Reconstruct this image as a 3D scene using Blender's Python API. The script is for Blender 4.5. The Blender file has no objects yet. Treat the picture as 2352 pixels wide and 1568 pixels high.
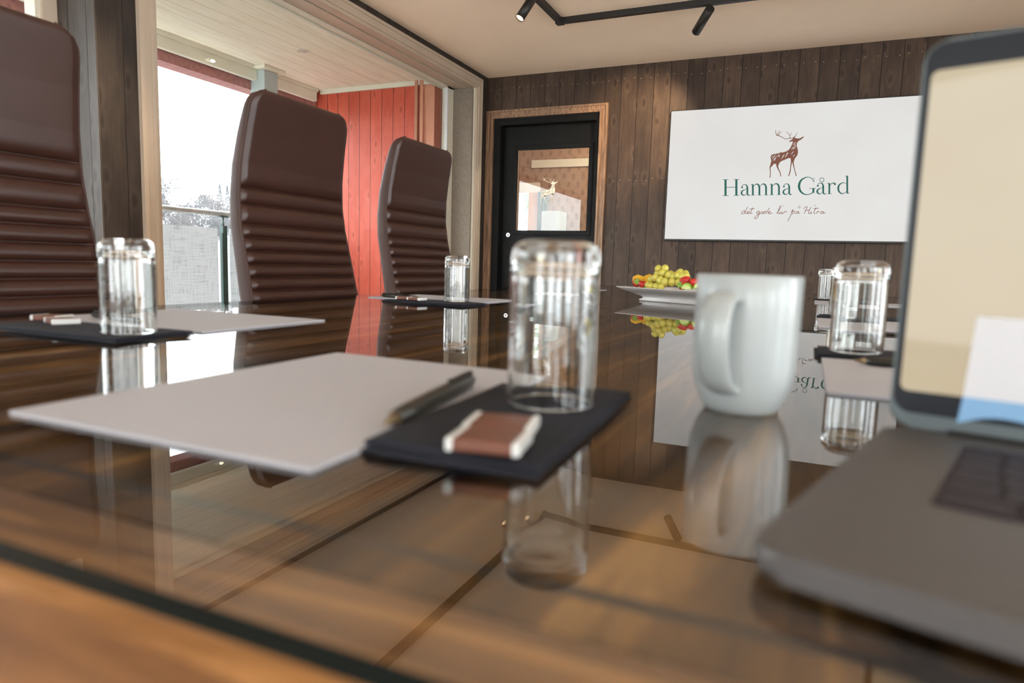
import bpy, bmesh, math, random
from mathutils import Vector, Matrix
from mathutils.geometry import tessellate_polygon
S = bpy.context.scene
C = S.collection
PI = math.pi
def rad(d): return d * PI / 180.0

# ------------------------------------------------------------------ camera
TZ = 0.75                       # table surface height
CAM = Vector((0.0, 0.0, 0.85))
FPX = 1529.36
def cam_axes(yaw=rad(23.800), pitch=rad(-6.634), roll=rad(1.692)):
    f = Vector((-math.sin(yaw) * math.cos(pitch), math.cos(yaw) * math.cos(pitch), math.sin(pitch)))
    r = Vector((math.cos(yaw), math.sin(yaw), 0)); u = r.cross(f)
    return r * math.cos(roll) + u * math.sin(roll), -r * math.sin(roll) + u * math.cos(roll), f
CR, CU, CF = cam_axes()
cd = bpy.data.cameras.new('camera'); cam = bpy.data.objects.new('camera', cd); C.objects.link(cam)
cam.matrix_world = Matrix(((CR.x, CU.x, -CF.x, CAM.x), (CR.y, CU.y, -CF.y, CAM.y), (CR.z, CU.z, -CF.z, CAM.z), (0, 0, 0, 1)))
cd.sensor_width = 36.0; cd.lens = FPX / 2352 * 36
cd.clip_start = 0.02; cd.clip_end = 500
cd.dof.use_dof = True; cd.dof.focus_distance = 4.4; cd.dof.aperture_fstop = 5.2
S.camera = cam

# ------------------------------------------------------------------ world, exposure
w = bpy.data.worlds.new('overcast_sky'); S.world = w; w.use_nodes = True
nt = w.node_tree; nt.nodes.clear()
wo = nt.nodes.new('ShaderNodeOutputWorld'); bg = nt.nodes.new('ShaderNodeBackground')
tc = nt.nodes.new('ShaderNodeTexCoord'); sx = nt.nodes.new('ShaderNodeSeparateXYZ'); cr = nt.nodes.new('ShaderNodeValToRGB')
nt.links.new(tc.outputs['Generated'], sx.inputs[0]); nt.links.new(sx.outputs['Z'], cr.inputs[0])
cr.color_ramp.elements[0].position = 0.0; cr.color_ramp.elements[0].color = (0.90, 0.93, 0.96, 1)
cr.color_ramp.elements[1].position = 0.6; cr.color_ramp.elements[1].color = (0.86, 0.93, 1.0, 1)
nt.links.new(cr.outputs[0], bg.inputs[0]); bg.inputs[1].default_value = 2.7
nt.links.new(bg.outputs[0], wo.inputs[0])
S.view_settings.view_transform = 'Standard'
try: S.view_settings.look = 'None'
except Exception: pass
S.view_settings.gamma = 1.0; S.view_settings.use_curve_mapping = False
S.view_settings.exposure = 2.15
S.cycles.max_bounces = 14; S.cycles.diffuse_bounces = 5; S.cycles.glossy_bounces = 6
S.cycles.transmission_bounces = 12; S.cycles.transparent_max_bounces = 16
S.cycles.sample_clamp_indirect = 8.0; S.cycles.blur_glossy = 0.5
S.cycles.use_denoising = True

def portal(loc, rot, sx_, sy_):
    l = bpy.data.lights.new('window_daylight', 'AREA'); l.shape = 'RECTANGLE'; l.size = sx_; l.size_y = sy_
    l.cycles.is_portal = True
    o = bpy.data.objects.new('window_daylight', l); o.location = loc; o.rotation_euler = rot; C.objects.link(o)

# ------------------------------------------------------------------ materials
class Mt:
    def __init__(s, name):
        s.m = bpy.data.materials.new(name); s.m.use_nodes = True; s.t = s.m.node_tree; s.t.nodes.clear()
        s.out = s.n('OutputMaterial')
    def n(s, k, **kw):
        x = s.t.nodes.new('ShaderNode' + k)
        for a, b in kw.items(): setattr(x, a, b)
        return x
    def set(s, sock, v):
        if hasattr(v, 'is_output') or hasattr(v, 'links'): s.t.links.new(v, sock)
        else:
            if isinstance(v, tuple) and len(v) == 3 and sock.type == 'RGBA': v = v + (1,)
            sock.default_value = v
    def math(s, op, a, b=0.0, c=0.0):
        x = s.n('Math', operation=op); s.set(x.inputs[0], a); s.set(x.inputs[1], b); s.set(x.inputs[2], c); return x.outputs[0]
    def coord(s, kind='Object', scale=(1, 1, 1)):
        t = s.n('TexCoord'); mp = s.n('Mapping'); s.t.links.new(t.outputs[kind], mp.inputs[0]); mp.inputs['Scale'].default_value = scale
        return mp.outputs[0]
    def noise(s, vec, scale=5, detail=4, rough=0.55, dist=0.0):
        x = s.n('TexNoise'); s.set(x.inputs['Vector'], vec); x.inputs['Scale'].default_value = scale
        x.inputs['Detail'].default_value = detail; x.inputs['Roughness'].default_value = rough; x.inputs['Distortion'].default_value = dist
        return x.outputs['Fac']
    def ramp(s, fac, *stops):
        x = s.n('ValToRGB'); s.set(x.inputs[0], fac); e = x.color_ramp.elements
        while len(e) < len(stops): e.new(0.5)
        for i, (p, c) in enumerate(stops):
            e[i].position = p; e[i].color = (c, c, c, 1) if isinstance(c, (int, float)) else tuple(c) + (1,)
        return x.outputs[0]
    def mix(s, fac, a, b, mode='MIX'):
        x = s.n('Mix', data_type='RGBA', blend_type=mode); s.set(x.inputs[0], fac); s.set(x.inputs[6], a); s.set(x.inputs[7], b); return x.outputs[2]
    def bsdf(s, color, rough=0.6, metal=0.0, spec=0.5, bump=None, bstr=0.2, bdist=0.002, coat=0, **kw):
        b = s.n('BsdfPrincipled'); s.set(b.inputs['Base Color'], color); s.set(b.inputs['Roughness'], rough)
        b.inputs['Metallic'].default_value = metal; b.inputs['Specular IOR Level'].default_value = spec
        b.inputs['Coat Weight'].default_value = coat
        if bump is not None:
            bp = s.n('Bump'); s.set(bp.inputs['Height'], bump); bp.inputs['Strength'].default_value = bstr; bp.inputs['Distance'].default_value = bdist
            s.t.links.new(bp.outputs[0], b.inputs['Normal'])
        for k, v in kw.items(): s.set(b.inputs[k.replace('_', ' ')], v)
        s.t.links.new(b.outputs[0], s.out.inputs[0]); return b
def flat(name, col, rough=0.6, metal=0.0, spec=0.5, nz=0.06, ns=8.0, **kw):
    m = Mt(name); v = m.coord()
    f = m.noise(v, ns, 4)
    c = m.mix(m.ramp(f, (0.3, 0.0), (0.7, 1.0)), tuple(x * (1 - nz) for x in col), tuple(min(1, x * (1 + nz)) for x in col))
    m.bsdf(c, rough, metal, spec, **kw); return m.m
def emit(name, col, strength=1.0):
    m = Mt(name); e = m.n('Emission'); m.set(e.inputs[0], col); e.inputs[1].default_value = strength
    m.t.links.new(e.outputs[0], m.out.inputs[0]); return m.m
def pane_mat(name, tint=(0.97, 0.985, 0.98), ior=1.5, rough=0.0):
    m = Mt(name); g = m.n('NewGeometry'); fr = m.n('Fresnel')
    i = m.math('ADD', ior, m.math('MULTIPLY', g.outputs['Backfacing'], 1 / ior - ior))
    m.set(fr.inputs['IOR'], i)
    tr = m.n('BsdfTransparent'); m.set(tr.inputs[0], tint); gl = m.n('BsdfGlossy'); gl.inputs['Roughness'].default_value = rough
    mx = m.n('MixShader'); m.t.links.new(fr.outputs[0], mx.inputs[0]); m.t.links.new(tr.outputs[0], mx.inputs[1]); m.t.links.new(gl.outputs[0], mx.inputs[2])
    m.t.links.new(mx.outputs[0], m.out.inputs[0]); return m.m

def board_mat(name, axis, width, phase, dark, mid, light, gap=0.035, rough=0.55, knots=True, tv=1.0, gapcol=(0.006, 0.004, 0.003), nails=False):
    """vertical tongue and groove boards; axis 0 = boards side by side along X, 1 = along Y; object origin is world origin"""
    m = Mt(name); t = m.n('TexCoord'); sp = m.n('SeparateXYZ'); m.t.links.new(t.outputs['Object'], sp.inputs[0])
    a = sp.outputs[axis]; z = sp.outputs[2]
    q = m.math('DIVIDE', m.math('SUBTRACT', a, phase), width)
    idx = m.math('FLOOR', q); fr = m.math('FRACT', q)
    wn = m.n('TexWhiteNoise', noise_dimensions='1D'); m.set(wn.inputs['W'], idx)
    cv = m.n('CombineXYZ'); m.set(cv.inputs[0], m.math('MULTIPLY', fr, width)); m.set(cv.inputs[1], m.math('MULTIPLY', idx, 3.7)); m.set(cv.inputs[2], m.math('ADD', z, m.math('MULTIPLY', wn.outputs[0], 9.0)))
    def mp(sc):
        x = m.n('Mapping'); m.t.links.new(cv.outputs[0], x.inputs[0]); x.inputs['Scale'].default_value = sc; return x.outputs[0]
    grain = m.noise(mp((38, 1, 1.6)), 2.6, 5, 0.62, 0.5)
    fine = m.noise(mp((160, 1, 3.0)), 3.0, 3, 0.6)
    blot = m.noise(mp((6, 1, 2.2)), 2.0, 4, 0.6)
    c = m.mix(m.ramp(grain, (0.30, 0.0), (0.70, 1.0)), dark, mid)
    c = m.mix(m.math('MULTIPLY', m.ramp(blot, (0.42, 0.0), (0.75, 1.0)), 0.55), c, light)
    c = m.mix(0.35, c, m.ramp(fine, (0.3, 0.35), (0.7, 1.0)), 'MULTIPLY')
    tint = m.ramp(wn.outputs[0], (0.0, 1 - .28 * tv), (1.0, 1 + .22 * tv))
    c = m.mix(1.0, c, tint, 'MULTIPLY')
    if knots:
        k2 = m.n('CombineXYZ'); m.set(k2.inputs[0], m.math('ADD', m.math('MULTIPLY', fr, width * 9.5), m.math('MULTIPLY', idx, 13.7)))
        m.set(k2.inputs[1], m.math('ADD', m.math('MULTIPLY', z, 4.4), m.math('MULTIPLY', wn.outputs[0], 31.0)))
        vo = m.n('TexVoronoi', feature='F1', voronoi_dimensions='2D'); m.set(vo.inputs['Vector'], k2.outputs[0]); vo.inputs['Scale'].default_value = 0.72
        kd = m.math('ADD', vo.outputs['Distance'], m.math('MULTIPLY', m.math('SUBTRACT', grain, 0.5), 0.16))
        ring = m.ramp(kd, (0.0, 1.0), (0.045, 0.9), (0.08, 0.25), (0.14, 0.0))
        c = m.mix(m.math('MULTIPLY', ring, 0.55), c, tuple(x * 0.45 for x in dark))
        halo = m.ramp(kd, (0.08, 0.0), (0.12, 0.6), (0.22, 0.0))
        c = m.mix(m.math('MULTIPLY', halo, 0.5), c, light)
    d = m.math('MINIMUM', fr, m.math('SUBTRACT', 1.0, fr))
    g = m.ramp(d, (gap * 0.55, 0.0), (gap, 1.0))
    c = m.mix(g, gapcol, c)
    if nails:
        for zz in (2.29, 1.52):
            dx = m.math('SUBTRACT', m.math('ABSOLUTE', m.math('SUBTRACT', fr, 0.5)), 0.30)
            dz = m.math('SUBTRACT', z, m.math('ADD', zz, m.math('MULTIPLY', wn.outputs[0], 0.02)))
            dd = m.math('ADD', m.math('POWER', m.math('MULTIPLY', dx, width), 2.0), m.math('POWER', dz, 2.0))
            c = m.mix(m.math('LESS_THAN', dd, 0.0026 ** 2), c, (0.45, 0.42, 0.36))
    h = m.math('ADD', m.math('MULTIPLY', g, 1.0), m.math('MULTIPLY', grain, 0.12))
    m.bsdf(c, rough, 0, 0.35, bump=h, bstr=0.6, bdist=0.003); return m.m

M = {}
M['wall_wood'] = board_mat('stained_pine_boards', 0, 0.1273, -1.445, (0.034, 0.0205, 0.0125), (0.070, 0.043, 0.028), (0.115, 0.074, 0.049), gap=0.022, nails=True)
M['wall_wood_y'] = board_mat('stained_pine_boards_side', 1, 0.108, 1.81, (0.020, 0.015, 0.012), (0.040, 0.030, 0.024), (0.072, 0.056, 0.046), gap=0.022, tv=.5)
M['red_wood'] = board_mat('red_painted_boards', 0, 0.113, -4.16, (0.47, 0.062, 0.032), (0.54, 0.088, 0.046), (0.58, 0.13, 0.075), gap=0.028, gapcol=(0.10, 0.012, 0.01), rough=0.5, tv=.25)
M['peach_wood'] = board_mat('pale_red_boards', 0, 0.12, -2.98, (0.50, 0.20, 0.12), (0.55, 0.25, 0.15), (0.58, 0.29, 0.20), gap=0.018, gapcol=(0.35, 0.1, 0.06), knots=False)  # paler than the red wall: a glass reflection put into the colour
M['ceiling'] = flat('ceiling_paint', (0.95, 0.82, 0.67), 0.85, nz=0.02, ns=3)
M['beige'] = flat('beige_paint', (0.46, 0.38, 0.295), 0.5, nz=0.05, ns=6)
M['cream'] = flat('cream_paint', (0.62, 0.585, 0.475), 0.45, nz=0.03)
M['taupe'] = flat('taupe_fabric_panel', (0.185, 0.155, 0.12), 0.8, nz=0.12, ns=40)
M['black'] = flat('black_metal', (0.012, 0.012, 0.011), 0.45, nz=0.1)
M['black_paint'] = flat('black_satin_paint', (0.006, 0.0065, 0.0065), 0.55, spec=0.15, nz=0.1)
M['groove'] = flat('dark_groove', (0.02, 0.016, 0.012), 0.8)
M['chrome'] = flat('polished_chrome', (0.8, 0.8, 0.8), 0.12, 1.0)
M['pane'] = pane_mat('window_glass', ior=1.22)
M['door_pane'] = pane_mat('door_glass', (0.92, 0.93, 0.92), 1.5)
M['post'] = flat('grey_painted_post', (0.36, 0.41, 0.40), 0.6)
M['rust'] = flat('red_brown_timber', (0.33, 0.14, 0.125), 0.7, nz=0.25, ns=30)
M['green_metal'] = flat('dark_green_metal', (0.020, 0.055, 0.045), 0.45, nz=0.2, ns=20)
M['rail'] = flat('weathered_handrail', (0.42, 0.42, 0.38), 0.5, nz=0.2, ns=20)
def m_trimwood():
    m = Mt('oak_door_casing'); v = m.coord('Object', (40, 40, 3))
    g = m.noise(v, 2.2, 6, 0.65, 0.6)
    c = m.mix(m.ramp(g, (0.34, 0.0), (0.62, 1.0)), (0.12, 0.062, 0.032), (0.33, 0.20, 0.115))
    m.bsdf(c, 0.5, bump=g, bstr=0.3); return m.m
M['oak'] = m_trimwood()
def m_balceil():
    m = Mt('whitewashed_boards'); t = m.n('TexCoord'); sp = m.n('SeparateXYZ'); m.t.links.new(t.outputs['Object'], sp.inputs[0])
    fr = m.math('FRACT', m.math('DIVIDE', sp.outputs[0], 0.14)); d = m.math('MINIMUM', fr, m.math('SUBTRACT', 1.0, fr))
    g = m.noise(m.coord('Object', (9, 1.2, 1)), 2.2, 5, 0.6, 0.8)
    c = m.mix(m.ramp(g, (0.35, 0.0), (0.7, 1.0)), (0.70, 0.64, 0.49), (0.80, 0.76, 0.63))
    c = m.mix(m.ramp(d, (0.012, 0.0), (0.03, 1.0)), (0.52, 0.45, 0.33), c)
    m.bsdf(c, 0.75); return m.m
M['bal_ceiling'] = m_balceil()
def m_grain(name, dark, mid, light, axis='Y', rough=0.42, sc=1.0, spec=0.5):
    m = Mt(name); s_ = (14 * sc, 1.1 * sc, 1) if axis == 'Y' else (1.1 * sc, 14 * sc, 1)
    v = m.coord('Object', s_)
    g = m.noise(v, 1.5, 6, 0.6, 1.2); f = m.noise(m.coord('Object', tuple(x * 6 for x in s_)), 2, 3, 0.6)
    c = m.mix(m.ramp(g, (0.34, 0.0), (0.52, 0.45), (0.68, 1.0)), dark, mid)
    c = m.mix(m.ramp(g, (0.55, 0.0), (0.75, 1.0)), c, light)
    c = m.mix(0.35, c, m.ramp(f, (0.3, 0.4), (0.7, 1.0)), 'MULTIPLY')
    vo = m.n('TexVoronoi'); m.set(vo.inputs['Vector'], m.coord('Object', (5, 2.2, 1) if axis == 'Y' else (2.2, 5, 1))); vo.inputs['Scale'].default_value = 0.9
    c = m.mix(m.math('MULTIPLY', m.ramp(vo.outputs['Distance'], (0.0, 1.0), (0.10, 0.7), (0.2, 0.0)), 0.8), c, tuple(x * 0.35 for x in dark))
    m.bsdf(c, rough, 0, spec); return m.m
M['table_wood'] = m_grain('walnut_table_boards', (0.020, 0.009, 0.003), (0.27, 0.13, 0.038), (0.54, 0.30, 0.105), spec=0.15)
M['table_end'] = m_grain('honey_oak_end_board', (0.16, 0.070, 0.024), (0.42, 0.20, 0.068), (0.58, 0.31, 0.115), axis='X', sc=2.2)
M['inlay'] = flat('dark_inlay_wood', (0.015, 0.007, 0.003), 0.5)
M['floor_wood'] = m_grain('oak_floor', (0.40, 0.27, 0.17), (0.52, 0.36, 0.23), (0.6, 0.44, 0.3), rough=0.35)
M['table_glass'] = pane_mat('clear_table_glass', (0.93, 0.95, 0.93), 2.35)
M['glass_edge'] = flat('dark_green_glass_edge', (0.002, 0.007, 0.007), 0.4, spec=0.2)
m = Mt('clear_glass_underside'); tr = m.n('BsdfTransparent'); tr.inputs[0].default_value = (0.97, 0.98, 0.97, 1); m.t.links.new(tr.outputs[0], m.out.inputs[0]); M['glass_under'] = m.m
m = Mt('clear_tumbler_glass'); g = m.n('BsdfGlass'); g.inputs['IOR'].default_value = 1.5; g.inputs['Roughness'].default_value = 0.0; g.inputs[0].default_value = (0.985, 0.995, 0.99, 1)
m.t.links.new(g.outputs[0], m.out.inputs[0]); M['tumbler'] = m.m
def m_leather():
    m = Mt('brown_leather'); v = m.coord('Object', (1, 1, 1))
    f = m.noise(v, 300, 2, 0.5); b = m.noise(v, 5, 3)
    c = m.mix(m.ramp(b, (0.3, 0.0), (0.7, 1.0)), (0.030, 0.0095, 0.0053), (0.037, 0.0122, 0.0070))
    m.bsdf(c, 0.42, 0, 0.5, bump=f, bstr=0.12, bdist=0.0006); return m.m
M['leather'] = m_leather()
M['leather_side'] = flat('brown_leather_side', (0.045, 0.020, 0.0145), 0.6, spec=0.3, nz=0.05, ns=20)
M['paper'] = flat('white_paper', (0.365, 0.368, 0.395), 0.8, nz=0.015, ns=3)
def m_napkin():
    m = Mt('black_napkin'); v = m.coord('Object', (1, 1, 1)); f = m.noise(v, 260, 2, 0.5); b = m.noise(v, 18, 3)
    m.bsdf(m.mix(b, (0.007, 0.008, 0.012), (0.014, 0.016, 0.024)), 0.85, 0, 0.3, bump=f, bstr=0.5, bdist=0.001); return m.m
M['napkin'] = m_napkin()
M['pen'] = flat('black_pen_plastic', (0.016, 0.016, 0.011), 0.3)
M['pen_tip'] = flat('brushed_gold_tip', (0.22, 0.16, 0.09), 0.35, 0.6)
M['choc'] = flat('brown_wrapper', (0.125, 0.042, 0.022), 0.5)
M['white_gloss'] = flat('white_wrapper', (0.58, 0.60, 0.59), 0.35)
M['ceramic'] = flat('white_glazed_ceramic', (0.315, 0.35, 0.35), 0.3, spec=0.5, nz=0.01, coat=0.15)
M['porcelain'] = flat('white_porcelain', (0.55, 0.53, 0.51), 0.15, nz=0.01)
M['alu'] = flat('space_grey_aluminium', (0.085, 0.104, 0.108), 0.5, 0.5, nz=0.03, ns=60)
M['deck'] = flat('grey_anodised_deck', (0.085, 0.080, 0.078), 0.5, 0.4, nz=0.03, ns=60)
M['key'] = flat('dark_keycaps', (0.014, 0.009, 0.013), 0.6, spec=.3)
M['well'] = flat('keyboard_well', (0.018, 0.012, 0.017), 0.7, spec=.3)
M['bezel'] = flat('black_glass_bezel', (0.0025, 0.004, 0.007), 0.35, spec=0.2)
M['grape'] = flat('green_grape_skin', (0.47, 0.43, 0.075), 0.25, nz=0.15, ns=25, Subsurface_Weight=0.25)
M['straw'] = flat('red_strawberry', (0.45, 0.018, 0.012), 0.3, nz=0.3, ns=120)
M['leafg'] = flat('green_sepals', (0.22, 0.40, 0.05), 0.5)
M['mango'] = flat('yellow_mango_flesh', (0.66, 0.38, 0.015), 0.35, nz=0.1, ns=30)
M['lime_skin'] = flat('lime_peel', (0.20, 0.42, 0.02), 0.35)
M['lime_flesh'] = flat('lime_flesh', (0.62, 0.75, 0.28), 0.3, nz=0.15, ns=60)
M['stemb'] = flat('brown_vine_stem', (0.10, 0.06, 0.02), 0.7)
M['blue_paper'] = flat('pale_blue_paper', (0.17, 0.33, 0.52), 0.7)
M['leaflet'] = flat('white_leaflet', (0.52, 0.53, 0.545), 0.7, nz=0.01)
def m_screen():
    m = Mt('tv_display'); f = m.noise(m.coord('Object'), 1.6, 3, 0.5)
    c = m.mix(m.ramp(f, (0.3, 0.0), (0.7, 1.0)), (0.70, 0.68, 0.655), (0.74, 0.745, 0.73))
    e = m.n('Emission'); m.set(e.inputs[0], c); e.inputs[1].default_value = 0.235
    gl = m.n('BsdfGlossy'); gl.inputs['Roughness'].default_value = 0.35; gl.inputs[0].default_value = (0.012, 0.012, 0.012, 1)
    a = m.n('AddShader'); m.t.links.new(e.outputs[0], a.inputs[0]); m.t.links.new(gl.outputs[0], a.inputs[1]); m.t.links.new(a.outputs[0], m.out.inputs[0]); return m.m
M['tv_screen'] = m_screen()
M['logo_green'] = emit('display_green', (0.035, 0.125, 0.10), 0.26)
M['logo_brown'] = emit('display_brown', (0.19, 0.085, 0.060), 0.27)
M['logo_script'] = emit('display_script_brown', (0.19, 0.065, 0.035), 0.27)
M['logo_gap'] = emit('display_white', (0.72, 0.71, 0.69), 0.26)
def m_laptop_screen():
    m = Mt('laptop_display'); f = m.noise(m.coord('Object'), 7, 2, 0.5)
    c = m.mix(m.ramp(f, (0.3, 0.0), (0.7, 1.0)), (0.62, 0.50, 0.33), (0.70, 0.60, 0.42))
    e = m.n('Emission'); m.set(e.inputs[0], c); e.inputs[1].default_value = 0.205
    gl = m.n('BsdfGlossy'); gl.inputs['Roughness'].default_value = 0.05; gl.inputs[0].default_value = (0.012, 0.012, 0.012, 1)
    a = m.n('AddShader'); m.t.links.new(e.outputs[0], a.inputs[0]); m.t.links.new(gl.outputs[0], a.inputs[1]); m.t.links.new(a.outputs[0], m.out.inputs[0]); return m.m
M['lap_screen'] = m_laptop_screen()
M['stag_cream'] = flat('cream_vinyl', (0.80, 0.76, 0.62), 0.6, Emission_Color=(0, 0, 0, 1))
def m_damask():
    m = Mt('brown_damask_wallpaper'); t = m.coord('Object', (1, 1, 1))
    sp = m.n('SeparateXYZ'); m.t.links.new(t, sp.inputs[0])
    a = m.math('SINE', m.math('MULTIPLY', sp.outputs[0], 60.0)); b = m.math('SINE', m.math('MULTIPLY', sp.outputs[2], 38.0))
    n_ = m.noise(t, 34, 3, 0.6, 1.5)
    h = m.math('ADD', m.math('MULTIPLY', a, b), m.math('MULTIPLY', m.math('SUBTRACT', n_, 0.5), 4.0))
    c = m.mix(m.ramp(h, (0.35, 0.0), (0.6, 1.0)), (0.33, 0.21, 0.145), (0.235, 0.14, 0.095)); m.bsdf(c, 0.6); return m.m
M['damask'] = m_damask()
M['hallwood'] = flat('orange_pine_frame', (0.55, 0.27, 0.13), 0.5)
M['cabinet'] = flat('pale_blue_cabinet', (0.48, 0.60, 0.64), 0.5)
M['teal'] = flat('dark_teal_curtain', (0.05, 0.11, 0.11), 0.8)
M['hedge'] = flat('green_shrub_leaves', (0.13, 0.24, 0.12), 0.7, nz=0.4, ns=4)
M['bal_floor'] = flat('balcony_decking', (0.66, 0.60, 0.52), 0.7, nz=0.1)
M['frost'] = None
def m_frost():
    m = Mt('weathered_privacy_mesh'); v1 = m.noise(m.coord('Object', (1, 60, 3)), 2.0, 4, 0.7); v2 = m.noise(m.coord('Object', (1, 3, 60)), 2.0, 4, 0.7)
    f = m.math('ADD', v1, v2)
    c = m.mix(m.ramp(f, (0.75, 0.0), (1.1, 1.0)), (0.36, 0.37, 0.385), (0.60, 0.60, 0.60))
    tl = m.n('BsdfTranslucent'); df = m.n('BsdfDiffuse'); m.set(tl.inputs[0], c); m.set(df.inputs[0], c)
    mx = m.n('MixShader'); mx.inputs[0].default_value = 0.55; m.t.links.new(tl.outputs[0], mx.inputs[1]); m.t.links.new(df.outputs[0], mx.inputs[2])
    m.t.links.new(mx.outputs[0], m.out.inputs[0]); return m.m
M['frost'] = m_frost()
M['hill'] = flat('frosty_hillside', (0.060, 0.054, 0.050), 0.9, nz=0.15, ns=0.4)
M['field'] = flat('pale_frosty_ground', (0.74, 0.74, 0.73), 0.9, nz=0.1, ns=0.3)
def leafy(name, col):
    m = Mt(name); tl = m.n('BsdfTranslucent'); df = m.n('BsdfDiffuse'); m.set(tl.inputs[0], col); m.set(df.inputs[0], col)
    mx = m.n('MixShader'); mx.inputs[0].default_value = 0.5; m.t.links.new(tl.outputs[0], mx.inputs[1]); m.t.links.new(df.outputs[0], mx.inputs[2])
    m.t.links.new(mx.outputs[0], m.out.inputs[0]); return m.m
TREE_M = [leafy('frosted_birch_twigs', (0.085, 0.080, 0.079)), leafy('grey_conifer_needles', (0.055, 0.059, 0.064)), leafy('reddish_bare_twigs', (0.090, 0.076, 0.071))]
M['trunk'] = flat('grey_bark', (0.12, 0.115, 0.11), 0.9)
M['hallceil'] = flat('hall_white', (0.6, 0.55, 0.48), 0.8)
M['rubber'] = flat('black_castor', (0.02, 0.02, 0.02), 0.6)
M['lamp_face'] = emit('warm_lamp_face', (1.0, 0.66, 0.36), 1.2)
M['down_face'] = flat('recessed_lens', (0.5, 0.45, 0.36), 0.4)

# ------------------------------------------------------------------ mesh helpers
class MB:
    def __init__(s): s.b = bmesh.new(); s.mi = 0
    def face(s, pts):
        vs = [s.b.verts.new(p) for p in pts]
        f = s.b.faces.new(vs); f.material_index = s.mi; return f
    def box(s, x0, x1, y0, y1, z0, z1, bev=0.0, seg=2):
        g = bmesh.ops.create_cube(s.b, size=1.0); vs = g['verts']
        for v in vs: v.co = Vector(((x0 + x1) / 2 + v.co.x * (x1 - x0), (y0 + y1) / 2 + v.co.y * (y1 - y0), (z0 + z1) / 2 + v.co.z * (z1 - z0)))
        fs = {f for v in vs for f in v.link_faces}
        for f in fs: f.material_index = s.mi
        if bev > 0:
            es = list({e for v in vs for e in v.link_edges})
            bmesh.ops.bevel(s.b, geom=es, offset=bev, segments=seg, profile=0.5, affect='EDGES')
        return s
    def tube(s, pts, rads, n=12, cap=True):
        pts = [Vector(p) for p in pts]
        if not hasattr(rads, '__len__'): rads = [rads] * len(pts)
        rings = []; prev = None
        for i, p in enumerate(pts):
            d = (pts[min(i + 1, len(pts) - 1)] - pts[max(i - 1, 0)]).normalized()
            if prev is None:
                a = Vector((0, 0, 1)) if abs(d.z) < 0.9 else Vector((1, 0, 0)); x = d.cross(a).normalized()
            else: x = (prev - d * prev.dot(d)).normalized()
            prev = x; y = d.cross(x)
            rings.append([s.b.verts.new(p + (x * math.cos(2 * PI * k / n) + y * math.sin(2 * PI * k / n)) * rads[i]) for k in range(n)])
        for a, b in zip(rings, rings[1:]):
            for k in range(n):
                f = s.b.faces.new([a[k], a[(k + 1) % n], b[(k + 1) % n], b[k]]); f.material_index = s.mi; f.smooth = True
        if cap:
            for r_ in (list(reversed(rings[0])), rings[-1]):
                f = s.b.faces.new(r_); f.material_index = s.mi
        return s
    def lathe(s, prof, n=48, loc=(0, 0, 0), closed=False):
        L = Vector(loc); rings = []
        for r_, z in prof:
            if r_ < 1e-6: rings.append([s.b.verts.new(L + Vector((0, 0, z)))])
            else: rings.append([s.b.verts.new(L + Vector((r_ * math.cos(2 * PI * k / n), r_ * math.sin(2 * PI * k / n), z))) for k in range(n)])
        pr = list(zip(rings, rings[1:]))
        if closed: pr.append((rings[-1], rings[0]))
        for a, b in pr:
            for k in range(n):
                k2 = (k + 1) % n
                if len(a) == 1 and len(b) == 1: continue
                if len(a) == 1: vs = [a[0], b[k2], b[k]]
                elif len(b) == 1: vs = [a[k], a[k2], b[0]]
                else: vs = [a[k], a[k2], b[k2], b[k]]
                f = s.b.faces.new(vs); f.material_index = s.mi; f.smooth = True
        return s
    def ball(s, c, r_, sc=(1, 1, 1), sub=2, rot=None, jit=0.0, rnd=random):
        g = bmesh.ops.create_icosphere(s.b, subdivisions=sub, radius=r_)
        for v in g['verts']:
            p = Vector((v.co.x * sc[0], v.co.y * sc[1], v.co.z * sc[2]))
            if jit: p *= 1 + rnd.uniform(-jit, jit)
            if rot is not None: p = rot @ p
            v.co = p + Vector(c)
        for f in {f for v in g['verts'] for f in v.link_faces}: f.smooth = True; f.material_index = s.mi
        return s
    def prism(s, poly, z0, z1, bev=0.0):
        bot = [s.b.verts.new((x, y, z0)) for x, y in poly]; top = [s.b.verts.new((x, y, z1)) for x, y in poly]
        n = len(poly); s.b.faces.new(list(reversed(bot))).material_index = s.mi; s.b.faces.new(top).material_index = s.mi
        es = []
        for k in range(n): s.b.faces.new([bot[k], bot[(k + 1) % n], top[(k + 1) % n], top[k]]).material_index = s.mi
        if bev:
            es = [e for e in s.b.edges if e.verts[0] in bot + top or e.verts[1] in bot + top]
            es = [e for e in es if abs(e.verts[0].co.z - e.verts[1].co.z) < 1e-7]
            bmesh.ops.bevel(s.b, geom=es, offset=bev, segments=2, profile=0.5, affect='EDGES')
        return s
    def build(s, name, mat, parent=None, smooth=None, loc=None, rotz=0, recalc=True):
        if recalc: bmesh.ops.recalc_face_normals(s.b, faces=s.b.faces[:])
        me = bpy.data.meshes.new(name); s.b.to_mesh(me); s.b.free()
        for mm in (mat if isinstance(mat, (list, tuple)) else [mat]): me.materials.append(mm)
        if smooth is not None: me.polygons.foreach_set('use_smooth', [smooth] * len(me.polygons))
        o = bpy.data.objects.new(name, me); C.objects.link(o)
        if loc: o.location = loc
        o.rotation_euler.z = rotz
        if parent: o.parent = parent
        return o
def tag(o, label=None, cat=None, group=None, kind=None):
    if label: o['label'] = label
    if cat: o['category'] = cat
    if group: o['group'] = group
    if kind: o['kind'] = kind
    return o
def empty(name, loc=(0, 0, 0), rotz=0):
    o = bpy.data.objects.new(name, None); o.location = loc; o.rotation_euler.z = rotz; o.empty_display_size = 0.1; C.objects.link(o); return o
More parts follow.
